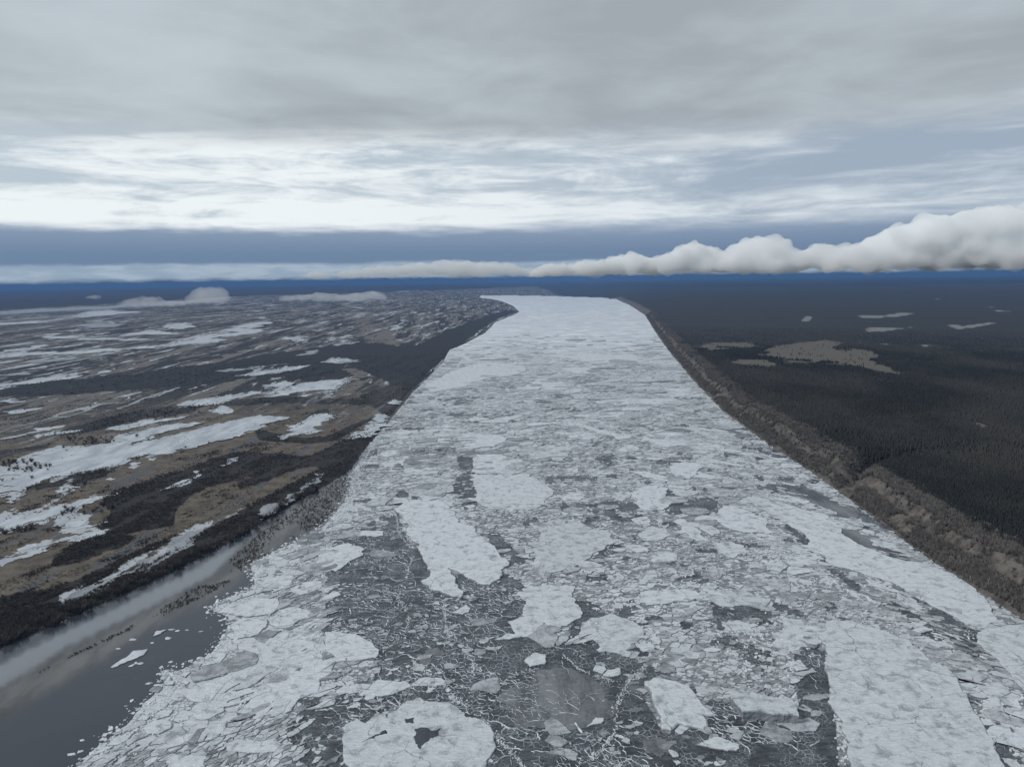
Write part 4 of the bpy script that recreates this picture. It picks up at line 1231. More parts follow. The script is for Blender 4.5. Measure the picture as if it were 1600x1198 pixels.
def build_pack():
    size_n = lambda X, Y: vnoise(X, Y, 55, 31, 3)

    LEFTR = [(-400, 1400), (512, 1400), (500, 1000), (503, 940), (508, 870), (545, 780), (560, 735), (-400, 735)]
    RIGHTR = [(1040, 600), (1100, 740), (1155, 780), (1262, 875), (1355, 942), (1450, 1010), (1535, 1075), (1640, 1180), (1800, 1400), (2600, 1400), (2600, 400), (1000, 400)]

    def region(px, py):
        return np.where(inside(px, py, LEFTR), 0, np.where(inside(px, py, RIGHTR), 2, 1))

    def accept(X, Y, px, py):
        ok = inside(px, py, ICE_POLY) & (px > -150) & (px < 1750) & (py < 1260) & (py > 522)
        # thin out in places so that larger plates form there
        keep = RNG.random(X.shape) < np.clip(0.33 + 1.25 * size_n(X, Y), 0.03, 1.0)
        return ok & keep & ~in_keep_out(px, py, KEEP_OUT)
    pts = scatter_points(lambda d: 2.9 * max(1.0, d / 480.0), 3, 0, None, accept)
    # seeds just outside the traced floes are kept by the dart throwing itself
    jx, jy = project(pts[:, 0], pts[:, 1])
    reg = region(jx + 22 * vnoise(pts[:, 0], pts[:, 1], 22, 301, 3), jy)
    VS, cells = [], []
    for k, az, st in ((0, R(38), 2.1), (1, R(80), 1.35), (2, R(-42), 2.2)):
        # plates drawn out along the shear on either side of the river
        u = np.array([math.sin(az), math.cos(az)])
        v = np.array([u[1], -u[0]])
        q = pts[reg == k]
        qa, qb = q @ u, q @ v
        thin = RNG.random(len(q)) < 1.0 / st
        w, _t, _c, cl = voronoi_cells(np.stack([qa / st, qb], 1)[thin])
        back = lambda m: np.outer(m[:, 0] * st, u) + np.outer(m[:, 1], v)
        VS.append(back(w))
        cells += [None if c is None else back(c)[::-1] for c in cl]
    vs = np.concatenate(VS)
    bdist = np.minimum(np.minimum(line_dist(vs[:, 0], vs[:, 1], LB), line_dist(vs[:, 0], vs[:, 1], RB)), line_dist(vs[:, 0], vs[:, 1], ground(ICE_EDGE)) + 1.5)
    vpx, vpy = project(vs[:, 0], vs[:, 1])
    dk = np.maximum(dark_at(vpx, vpy), open_gaps(vs[:, 0], vs[:, 1]) * (vpx > 500))
    cov = 0.67 - 0.53 * np.clip(dk, 0, 1) + (0.42 * vnoise(vs[:, 0], vs[:, 1], 45, 77, 4) + 0.35 * vnoise(vs[:, 0] * 0.5, vs[:, 1], 14, 78, 3)) * (dk < 0.5)
    mid = np.exp(-((vpx - 900) / 420.0) ** 2 - ((vpy - 850) / 110.0) ** 2)
    cov = cov - 0.12 * mid + 0.15 * sstep(vpx, 1200, 1400)
    cov = np.where(vpx < 500, np.maximum(cov, 0.84 - 0.6 * dk), cov)
    cov = cov * (1 - sstep(np.hypot(vs[:, 0], vs[:, 1]), 900, 2500) * 0.92)
    tn = vnoise(vs[:, 0], vs[:, 1], 70, 99, 3)
    big = []
    V, F, TINT, SIDE = [], [], [], []
    for i, c in enumerate(cells):
        if c is None or RNG.random() > cov[i]:
            continue
        x0, y0 = vs[i]
        dist = math.hypot(x0, y0)
        s = 2.9 * max(1.0, dist / 480.0)
        r = np.hypot(c[:, 0] - x0, c[:, 1] - y0)
        lim = min(s * 4.5, max(bdist[i], s * 0.6))
        if r.max() > lim:
            c = np.stack([x0 + (c[:, 0] - x0) * np.minimum(1, lim / r), y0 + (c[:, 1] - y0) * np.minimum(1, lim / r)], 1)
        cen = c.mean(0)
        shr = 1 - random.choice((0.01, 0.02, 0.03, 0.05, 0.10, 0.16))
        c = cen + (c - cen) * shr
        # drop points that nearly coincide
        q = [tuple(c[0])]
        for p in c[1:]:
            if math.hypot(p[0] - q[-1][0], p[1] - q[-1][1]) > s * 0.08:
                q.append(tuple(p))
        if len(q) < 3:
            continue
        if area(q) < 0:
            q = q[::-1]
        if area(q) < s * s * 0.12:
            continue
        A = area(q)
        ppx = F_PX / dist
        screen = A * ppx * ppx * CAM_H / dist
        tint = float(np.clip(random.gauss(0.74, 0.20) + 0.25 * tn[i], 0.25, 1.1))
        if dk[i] > 0.5:
            tint *= 0.9
        h = random.uniform(0.18, 0.55) + 0.02 * math.sqrt(A)
        big.append((screen, i, q, tint, h, dist))
    big.sort(key=lambda b: -b[0])
    n_single = 300 - len(FL) - 1
    singles = [b for b in big if 0 <= project(*vs[b[1]])[0] <= 1600 and project(*vs[b[1]])[1] < 1190]
    singles = singles[:n_single]
    sid = {b[1] for b in singles}
    used = set(f[3] for f in FL)
    lx = np.array([l[0] for l in LANDMARKS]); ly = np.array([l[1] for l in LANDMARKS])
    for sc, i, q, tint, h, dist in singles:
        px, py = vpx[i], vpy[i]
        qa = np.array(q)
        ext = np.linalg.eigvalsh(np.cov((qa - qa.mean(0)).T))
        el = math.sqrt(ext[1] / max(ext[0], 1e-6))
        shape = 'narrow' if el > 1.8 else 'longish' if el > 1.35 else ('triangular' if len(q) <= 4 else 'blocky' if len(q) == 5 else 'rounded')
        tone = 'bright white' if tint > 0.98 else 'white' if tint > 0.86 else 'pale grey' if tint > 0.68 else 'grey'
        sz = 'broad' if sc > 900 else 'medium' if sc > 420 else 'small'
        order = np.argsort(np.hypot((lx - px), (ly - py) * 1.7))
        label = None
        for k in range(0, 12):
            a = order[k]
            dx, dy = px - lx[a], py - ly[a]
            if abs(dx) > abs(dy) * 1.6:
                rel = 'on the forest side of the' if dx > 0 else 'on the meadow side of the'
            else:
                rel = 'beyond the' if dy < 0 else 'short of the'
            cand = f'{sz} {shape} {tone} floe {rel} {LANDMARKS[a][2]}'
            if cand not in used and len(cand.split()) <= 16:
                label = cand
                break
            b2 = order[k + 1]
            cand = f'{sz} {shape} {tone} floe between the {LANDMARKS[a][2]} and the {LANDMARKS[b2][2]}'
            if cand not in used and len(cand.split()) <= 16:
                label = cand
                break
        used.add(label)
        add_floe(q, tint, h, label, group='floes packed together on the river', seg=max(0.9, dist / 350), rough=0.09)
    for sc, i, q, tint, h, dist in big:
        if i in sid:
            continue
        if dist < 700:
            q = [tuple(p) for p in fractal(q, 1.5, 0.12)]
            vv, ff, ss = floe_geo(q, h, 0.2, -0.1, (random.gauss(0, .02), random.gauss(0, .02)))
        else:
            q2 = []
            for k in range(len(q)):
                a, b = q[k], q[(k + 1) % len(q)]
                q2 += [(a[0] * .78 + b[0] * .22, a[1] * .78 + b[1] * .22), (a[0] * .22 + b[0] * .78, a[1] * .22 + b[1] * .78)]
            vv, ff, ss = floe_geo(q2, h, 0.2, -0.1, (random.gauss(0, .01), random.gauss(0, .01)), simple=True)
        o = len(V)
        V += vv
        F += [tuple(o + j for j in f) for f in ff]
        TINT += [tint] * len(vv)
        SIDE += ss
    o = mesh_obj('pack_ice', V, F, M_FLOE, attrs=dict(tint=TINT, side=SIDE))
    tag(o, 'closely packed small floes covering the river between the larger ones', kind='stuff')
    print('pack', len(V), 'verts', len(big), 'cells')


build_pack()


# ------------------------------------------------------------------ crushed seams on the dark young ice
def build_web():
    def acc(X, Y, px, py):
        d = dark_at(px, py)
        ring = (px > 470) & (px < 1330) & (py > 790)
        return (d > 0.5) & ring & (RNG.random(X.shape) < np.clip(0.36 + 1.2 * vnoise(X, Y, 24, 5, 4), 0.03, 1))
    pts = []
    X = RNG.uniform(-200, 250, 30000)
    Y = RNG.uniform(220, 620, 30000)
    px, py = project(X, Y)
    ok = acc(X, Y, px, py)
    pts = np.stack([X[ok], Y[ok]], 1)[:7000]
    vs, tri, cc, cells = voronoi_cells(pts)
    # edges between triangles that share a side
    seen = {}
    V, F = [], []
    for ti, t in enumerate(tri):
        for a, b in ((0, 1), (1, 2), (2, 0)):
            k = (min(t[a], t[b]), max(t[a], t[b]))
            if k in seen:
                p, q = cc[seen[k]], cc[ti]
                L = math.hypot(*(q - p))
                if L < 0.15 or L > 14:
                    continue
                m = (p + q) / 2
                mx, my = project(m[0], m[1])
                if dark_at(np.array([mx]), np.array([my]))[0] < 0.5:
                    continue
                if vnoise(np.array([m[0]]), np.array([m[1]]), 45, 9, 3)[0] < -0.2 or random.random() < 0.36:
                    continue
                w = 0.10 + 0.22 * random.random() ** 2
                if random.random() < 0.08:
                    w *= 2.0
                steps = max(1, int(L / 1.2))
                d = (q - p) / L
                nr = np.array([-d[1], d[0]])
                o = len(V)
                for s in range(steps + 1):
                    f = s / steps
                    c = p + (q - p) * f + nr * (random.gauss(0, 0.30) if 0 < s < steps else 0)
                    ww = w * random.uniform(0.6, 1.4)
                    V += [(c[0] - nr[0] * ww, c[1] - nr[1] * ww, 0.0), (c[0], c[1], 0.18 + ww * 0.5), (c[0] + nr[0] * ww, c[1] + nr[1] * ww, 0.0)]
                    if s:
                        j = o + 3 * s
                        F += [(j - 3, j - 2, j + 1, j), (j - 2, j - 1, j + 2, j + 1)]
            else:
                seen[k] = ti
    # longer wandering seams
    for k in range(46):
        for _ in range(60):
            px, py = random.uniform(480, 1330), random.uniform(800, 1200)
            if dark_at(np.array([px]), np.array([py]))[0] > 0.5:
                break
        c = ground([(px, py)])[0]
        a = random.gauss(0, 0.9)
        o = len(V)
        n = 0
        w = random.uniform(.06, .20)
        while n < random.randint(25, 110):
            a += random.gauss(0, 0.28)
            c = c + np.array([math.sin(a), math.cos(a)]) * 0.9
            mx, my = project(c[0], c[1])
            if dark_at(np.array([mx]), np.array([my]))[0] < 0.5:
                break
            nr = np.array([math.cos(a), -math.sin(a)])
            ww = w * random.uniform(.4, 1.7)
            V += [(c[0] - nr[0] * ww, c[1] - nr[1] * ww, 0.0), (c[0], c[1], 0.2 + ww * 0.6), (c[0] + nr[0] * ww, c[1] + nr[1] * ww, 0.0)]
            if n:
                j = o + 3 * n
                F += [(j - 3, j - 2, j + 1, j), (j - 2, j - 1, j + 2, j + 1)]
            n += 1
    o = mesh_obj('crushed_ice_seams', V, F, M_WEB)
    tag(o, 'web of thin white crushed seams on the dark young ice', kind='stuff')
    print('web', len(V))


build_web()


def chunk(V, F, x, y, s, h):
    """an irregular lump of broken ice"""
    o = len(V)
    a0 = random.random() * 6.28
    n = random.choice((4, 5, 5, 6))
    tx, ty = random.gauss(0, .25), random.gauss(0, .25)
    for k in range(n):
        a = a0 + k * 6.283 / n + random.uniform(-.3, .3)
        r = s * random.uniform(.6, 1.1)
        V.append((x + r * math.cos(a), y + r * math.sin(a), -0.05))
    for k in range(n):
        bx, by, _ = V[o + k]
        f = random.uniform(.55, .95)
        vx, vy = x + (bx - x) * f, y + (by - y) * f
        V.append((vx, vy, max(0.05, h + tx * (vx - x) + ty * (vy - y))))
    for k in range(n):
        j = (k + 1) % n
        F.append((o + k, o + j, o + n + j, o + n + k))
    F.append(tuple(range(o + n, o + 2 * n)))


def ridge(px_line, width, dens, size, label):
    line = [Vector(p) for p in ground(px_line)]
    V, F = [], []
    for (a, b), w0 in zip(zip(line[:-1], line[1:]), [width] * 99):
        L = (b - a).length
        d = (b - a) / L
        nr = Vector((-d.y, d.x))
        for _ in range(int(L * dens * 1.5)):
            f = random.random()
            p = a + (b - a) * f
            q = mnoise.noise(Vector((p.x * .07, p.y * .07, 3)))
            if mnoise.noise(Vector((p.x * .11, p.y * .11, 8))) < random.uniform(-.35, .25) - (0.35 if width in (6, 2.0) else 0):
                continue
            wv = w0 * (0.45 + 3.2 * abs(q))
            off = random.gauss(0, 1) * wv * 0.5
            if random.random() < 0.12:
                off *= 3.0
            wig = 1.6 * mnoise.noise(Vector((p.x * .05, p.y * .05, 0))) + 0.8 * mnoise.noise(Vector((p.x * .3, p.y * .3, 5)))
            p = p + nr * (off + wig)
            s = size * (0.18 + 0.9 * random.random() ** 3)
            chunk(V, F, p.x, p.y, s, random.uniform(.1, .45) * max(.25, 1 - abs(off) / (wv + .1)) + 0.15)
    o = mesh_obj('pressure_ridge', V, F, M_RIDGE)
    tag(o, label, 'ice ridge')


ridge([(600, 668), (585, 690), (566, 720), (556, 745), (548, 780), (530, 812), (514, 840)], 6, 5.0, 1.1, 'wide white crushed ice ridge hugging the meadow shore')
ridge([(514, 840), (508, 870), (505, 905), (503, 940), (500, 975), (499, 1000), (503, 1030), (508, 1058)], 2.0, 9.0, 0.8, 'white shear ridge running toward the viewer past the hook ended floe')
ridge([(618, 790), (622, 830), (645, 860), (640, 890), (625, 930), (640, 965), (632, 990), (600, 1020)], 1.0, 5.0, 0.5, 'thin crushed ridge on the meadow side of the large notched slab')
ridge([(692, 930), (695, 965), (700, 985), (722, 1010), (735, 1030), (742, 1055)], 1.2, 6.0, 0.55, 'thin crushed ridge starting at the notch of the large slab')
ridge([(645, 1030), (665, 1050), (695, 1070), (715, 1095), (740, 1115), (765, 1130), (785, 1160), (810, 1185), (826, 1215)], 1.6, 7.0, 0.6, 'crushed white ridge winding past the puddled plate')
ridge([(1065, 600), (1068, 640), (1082, 675), (1098, 715), (1102, 742)], 7, 1.2, 1.0, 'faint white seam ridge far up river nearer the bluff')
ridge([(1155, 780), (1200, 830), (1262, 875), (1310, 912), (1355, 942), (1400, 972), (1450, 1010), (1490, 1040), (1535, 1075), (1590, 1130), (1640, 1180)], 1.3, 6.0, 0.6, 'long thin ridge along the dark seam between huge plate and bluff')
ridge([(1010, 1040), (985, 1060), (960, 1110), (963, 1140), (940, 1170), (905, 1195), (880, 1230)], 1.3, 6.0, 0.55, 'branching crushed ridge beyond the smooth grey pan')
ridge([(855, 1000), (880, 1020), (900, 1045), (930, 1055), (965, 1065), (1000, 1060)], 0.8, 6.0, 0.45, 'fine crushed seam ridge behind the smooth grey pan')


# loose rubble along the edge of the open water and over the pack
def rubble():
    V, F = [], []
    edge = [Vector(p) for p in ground(ICE_EDGE[2:])]
    for a, b in zip(edge[:-1], edge[1:]):
        L = (b - a).length
        d = (b - a) / L
        nr = Vector((-d.y, d.x))
        for _ in range(int(L * 3.2)):
            p = a + (b - a) * random.random() + nr * (random.gauss(0, 4.0) - 2.0)
            chunk(V, F, p.x, p.y, random.choice((.35, .5, .7, 1.0, 1.6)) * random.uniform(.6, 1.2), random.uniform(.1, .35))
    for _ in range(9000):
        px, py = random.uniform(120, 1600), 640 + 560 * random.random() ** 0.75
        if not inside(np.array([px]), np.array([py]), ICE_POLY)[0]:
            continue
        g = ground([(px, py)])[0]
        n = mnoise.noise(Vector((g[0] * .02, g[1] * .02, 9)))
        if n < 0.0 or in_keep_out(np.array([px]), np.array([py]), PANS)[0] or dark_at(np.array([px]), np.array([py]))[0] > 0.5:
            continue
        chunk(V, F, g[0], g[1], random.uniform(.3, 1.0) * max(1, math.hypot(*g) / 600), random.uniform(.2, .8))
    o = mesh_obj('ice_rubble', V, F, M_RIDGE)
    tag(o, 'small broken ice rubble along the floe edges and the rim of the pack', kind='stuff')
    # a few chips adrift
    chips = [(268, 983), (278, 985), (292, 984), (314, 986), (266, 1034), (212, 1036), (220, 1036), (205, 1040), (262, 997), (238, 1004), (128, 1156), (112, 1178), (234, 1067), (246, 1070), (185, 1013), (208, 999)]
    lab = ['tiny white chip of ice afloat by the flooded brush', 'tiny white chips drifting in the open water']
    for k, (x, y) in enumerate(chips):
        g = ground([(x, y)])[0]
        V, F = [], []
        chunk(V, F, 0, 0, random.uniform(.8, 1.6), .25)
        V = [(a * 1.8, b, c) for a, b, c in V]
        o = mesh_obj('ice_chip', V, F, M_RIDGE, loc=(g[0], g[1], 0))
        tag(o, 'tiny white chip of ice adrift in the open water', 'ice chip', 'chips adrift in the open water')


rubble()


# ------------------------------------------------------------------ frozen pools and side channels on the plain
def land_z_at(x, y):
    return float(land_height(np.array([x], float), np.array([y], float))[0][0])


def build_pools():
    for k, (poly, name, kind) in enumerate(POOLS):
        g = [tuple(p) for p in ground(poly, 2.0)]
        c = np.mean(g, 0)
        d = math.hypot(*c)
        pg = fractal(g, max(1.2, d / 500.0), 0.19)
        # banded, shore-parallel raggedness
        co = np.array([(p.x, p.y) for p in pg])
        z, *_ = land_height(co[:, 0], co[:, 1])
        zz = float(np.clip(np.max(z) + 0.06, 0.3, 3.4))
        n = len(pg)
        o = mesh_obj('frozen_pool', *sheet(pg, zz), M_POOL if kind == 1 else M_CHANNEL)
        tag(o, 'snow covered frozen pool or side channel on the brown flood plain', kind='structure')


build_pools()


# ------------------------------------------------------------------ plants
def spray(V, F, base, n, h, spread, w0, twigs):
    """leafless shrub: leaning stems that fork into fine twigs"""
    for _ in range(n):
        a = random.random() * 6.283
        lean = spread * random.uniform(.15, 1.0)
        L = h * random.uniform(.65, 1.0)
        p0 = Vector(base) + Vector((random.gauss(0, .15), random.gauss(0, .15), 0))
        p1 = p0 + Vector((math.cos(a) * lean * L * .45, math.sin(a) * lean * L * .45, L * .55))
        tips = [p1 + Vector((math.cos(a + random.gauss(0, .8)) * lean * L * .4, math.sin(a + random.gauss(0, .8)) * lean * L * .4, L * random.uniform(.25, .5))) for _ in range(twigs)]

        def seg(p, q, w):
            o = len(V)
            s = Vector((random.gauss(0, 1), random.gauss(0, 1), random.gauss(0, .3))).normalized() * w
            V.extend([tuple(p - s), tuple(p + s), tuple(q)])
            F.append((o, o + 1, o + 2))
        yield_seg = seg
        yield_seg(p0, p1, w0)
        for tp in tips:
            seg(p1 - (p1 - p0) * random.uniform(0, .5), tp, w0 * random.uniform(1.5, 3.0))


def shrub_mesh(name, mat, n, h, spread, w0, twigs, trunk=False):
    V, F = [], []
    spray(V, F, (0, 0, 0), n, h, spread, w0, twigs)
    for _ in spray(V, F, (0, 0, 0), n, h, spread, w0, twigs) or ():
        pass
    me = bpy.data.meshes.new(name)
    me.from_pydata(V, [], F)
    me.materials.append(mat)
    return me


def spray_run(n, h, spread, w0, twigs):
    V, F = [], []
    for _ in range(n):
        a = random.random() * 6.283
        lean = spread * random.uniform(.1, 1.0)
        L = h * random.uniform(.6, 1.0)
        p0 = Vector((random.gauss(0, .25), random.gauss(0, .25), -0.2))
        p1 = p0 + Vector((math.cos(a) * lean * L * .45, math.sin(a) * lean * L * .45, L * .5))
        segs = [(p0, p1, w0)]
        for _ in range(twigs):
            aa = a + random.gauss(0, 1.0)
            st = p0.lerp(p1, random.uniform(.3, 1))
            tp = p1 + Vector((math.cos(aa) * lean * L * .45, math.sin(aa) * lean * L * .45, L * random.uniform(.0, .5)))
            segs.append((st, tp, w0 * random.uniform(1.0, 2.4)))
        for p, q, w in segs:
            o = len(V)
            s = Vector((random.gauss(0, 1), random.gauss(0, 1), random.gauss(0, .4))).normalized() * w
            V.extend([tuple(p - s), tuple(p + s), tuple(q + s * .3), tuple(q - s * .3)])
            F.append((o, o + 1, o + 2, o + 3))
    return V, F


def raw_mesh(name, V, F, mat):
    me = bpy.data.meshes.new(name)
    me.from_pydata(V, [], F)
    me.materials.append(mat)
    return me


def conifer(h, r, layers, mat, name):
    V, F = [], []
    for k in range(layers):
        f = k / layers
        z0 = h * (0.12 + 0.80 * f)
        z1 = z0 + h * 0.26
        rr = r * (1 - f) ** 0.85 * random.uniform(.8, 1.1)
        n = 7
        o = len(V)
        V.append((random.gauss(0, .05), random.gauss(0, .05), min(z1, h)))
        a0 = random.random() * 6
        for j in range(n):
            q = rr * random.uniform(.55, 1.15)
            V.append((q * math.cos(a0 + j * 6.283 / n), q * math.sin(a0 + j * 6.283 / n), z0 - random.uniform(0, .07) * h))
        for j in range(n):
            F.append((o, o + 1 + j, o + 1 + (j + 1) % n))
    return raw_mesh(name, V, F, mat)


def trunk_mesh(h, r, mat, name):
    V, F = [], []
    for k, (z, q) in enumerate(((-.3, r), (h * .5, r * .7), (h, r * .15))):
        for j in range(5):
            V.append((q * math.cos(j * 1.2566), q * math.sin(j * 1.2566), z))
    for k in range(2):
        for j in range(5):
            F.append((k * 5 + j, k * 5 + (j + 1) % 5, k * 5 + 5 + (j + 1) % 5, k * 5 + 5 + j))
    return raw_mesh(name, V, F, mat)


WILLOWS = []
for k in range(4):
    V, F = spray_run(16, 4.0 + .5 * k, .75, .05, 7)
    crown = raw_mesh('crown', V, F, M_TWIG)
    V, F = spray_run(7, 3.0, .5, .09, 0)
    WILLOWS.append((crown, raw_mesh('stem', V, F, M_STEM)))

LX, LY, LZ, LNEAR, LWOOD, LTAN, LDR, LDL, LINS, LPX, LPY = LAND
POOL_PX = [p[0] for p in POOLS]


def add_shrub(x, y, z, s, label, group, k):
    root = bpy.data.objects.new('willow_shrub', None)
    COL.objects.link(root)
    root.location = (x, y, z)
    root.rotation_euler = (0, 0, random.random() * 6.28)
    root.scale = (s, s, s * random.uniform(.85, 1.2))
    tag(root, label, 'shrub', group)
    for nm, me in (('crown', WILLOWS[k][0]), ('stem', WILLOWS[k][1])):
        c = bpy.data.objects.new(nm, me)
        COL.objects.link(c)
        c.parent = root


def single_shrubs():
    # dark clumps standing in the snow of the large pool (traced spots) and round its edge
    spots = []
    names = ['in the snow at the near end of the large pool', 'along the far edge of the large pool', 'round the small white pools below the large one',
             'by the narrow channel at the left edge of the plain', 'in the white slots beside the band of scrub', 'standing singly on the snow of the large pool']
    which = []
    clus = [(A_([(0, 500), (60, 480), (130, 470), (190, 470), (240, 490), (280, 500), (320, 520), (300, 540), (180, 560), (90, 570), (60, 550)]), 46),
            (A_([(400, 340), (480, 330), (700, 330), (700, 370), (560, 390), (480, 385)]), 34),
            (A_([(380, 770), (640, 760), (900, 730), (930, 750), (640, 800), (380, 820)]), 22),
            (A_([(0, 900), (130, 890), (240, 870), (200, 920), (0, 940)]), 14),
            (A_([(900, 180), (1200, 130), (1400, 120), (1300, 170), (900, 240)]), 24)]
    for ci, (poly, n) in enumerate(clus):
        pa = np.asarray(poly)
        c = 0
        while c < n:
            x, y = random.uniform(pa[:, 0].min(), pa[:, 0].max()), random.uniform(pa[:, 1].min(), pa[:, 1].max())
            if inside(np.array([x]), np.array([y]), poly)[0]:
                spots.append((x, y)); which.append(ci); c += 1
    spots += [(4, 752), (50, 748), (36, 735), (104, 705), (100, 700), (290, 700), (327, 692), (134, 757), (214, 683), (215, 681), (232, 688), (178, 690), (50, 737), (75, 735)]
    which += [5] * (len(spots) - len(which))
    for (x, y), ci in zip(spots, which):
        g = ground([(x, y)], 2.0)[0]
        z = max(land_z_at(g[0], g[1]), 1.5)
        add_shrub(g[0], g[1], z, random.uniform(.7, 1.35), 'dark leafless willow clump ' + names[ci], 'willow clumps ' + names[ci], random.randrange(4))
    # tall ones along the flooded row
    n = 0
    for _ in range(2000):
        if n >= 300 - len(spots):
            break
        f = random.random()
        line = [(0, 1012), (150, 947), (270, 892), (370, 842), (430, 802), (500, 764)]
        i = min(int(f * 5), 4)
        t = f * 5 - i
        x = line[i][0] * (1 - t) + line[i + 1][0] * t
        y = line[i][1] * (1 - t) + line[i + 1][1] * t
        g = ground([(x, y)])[0]
        off = random.uniform(-2, 9)
        gx, gy = g[0] - off * .9, g[1] + off * .3
        z = land_z_at(gx, gy)
        add_shrub(gx, gy, max(z, -0.2), random.uniform(1.0, 1.7), 'dark leafless willow in the thicket row beside the flooded channel', 'willows of the row by the channel', random.randrange(4))
        n += 1


single_shrubs()


# dense plant cover, scattered with geometry nodes over point clouds
def instancer(name, pts, scale, protos, label, category=None):
    me = bpy.data.meshes.new(name)
    me.vertices.add(len(pts))
    me.vertices.foreach_set('co', np.asarray(pts, np.float32).ravel())
    a = me.attributes.new('size', 'FLOAT', 'POINT')
    a.data.foreach_set('value', np.asarray(scale, np.float32))
    a = me.attributes.new('spin', 'FLOAT', 'POINT')
    a.data.foreach_set('value', (RNG.random(len(pts)) * 6.283).astype(np.float32))
    o = bpy.data.objects.new(name, me)
    COL.objects.link(o)
    tag(o, label, kind='stuff')
    pc = bpy.data.collections.new(name + '_kinds')     # never linked to the scene: sources only
    for k, m in enumerate(protos):
        po = bpy.data.objects.new(m.name, m)
        pc.objects.link(po)
    ng = bpy.data.node_groups.new(name, 'GeometryNodeTree')
    ng.interface.new_socket('Geometry', in_out='INPUT', socket_type='NodeSocketGeometry')
    ng.interface.new_socket('Geometry', in_out='OUTPUT', socket_type='NodeSocketGeometry')
    N, L = ng.nodes, ng.links
    gi, go = N.new('NodeGroupInput'), N.new('NodeGroupOutput')
    iop = N.new('GeometryNodeInstanceOnPoints')
    ci = N.new('GeometryNodeCollectionInfo')
    ci.inputs['Collection'].default_value = pc
    ci.inputs['Separate Children'].default_value = True
    ci.inputs['Reset Children'].default_value = True
    iop.inputs['Pick Instance'].default_value = True
    L.new(gi.outputs[0], iop.inputs['Points'])
    L.new(ci.outputs[0], iop.inputs['Instance'])
    at = N.new('GeometryNodeInputNamedAttribute'); at.data_type = 'FLOAT'; at.inputs['Name'].default_value = 'size'
    sp = N.new('GeometryNodeInputNamedAttribute'); sp.data_type = 'FLOAT'; sp.inputs['Name'].default_value = 'spin'
    cx = N.new('ShaderNodeCombineXYZ')
    L.new(sp.outputs[0], cx.inputs[2])
    L.new(cx.outputs[0], iop.inputs['Rotation'])
    L.new(at.outputs[0], iop.inputs['Scale'])
    rv = N.new('FunctionNodeRandomValue'); rv.data_type = 'INT'
    rv.inputs['Min'].default_value = 0 if 'Min' in rv.inputs else 0
    for s in rv.inputs:
        if s.name == 'Min' and s.type == 'INT': s.default_value = 0
        if s.name == 'Max' and s.type == 'INT': s.default_value = len(protos) - 1
    L.new([s for s in rv.outputs if s.type == 'INT'][0], iop.inputs['Instance Index'])
    L.new(iop.outputs[0], go.inputs[0])
    md = o.modifiers.new('scatter', 'NODES')
    md.node_group = ng
    return o


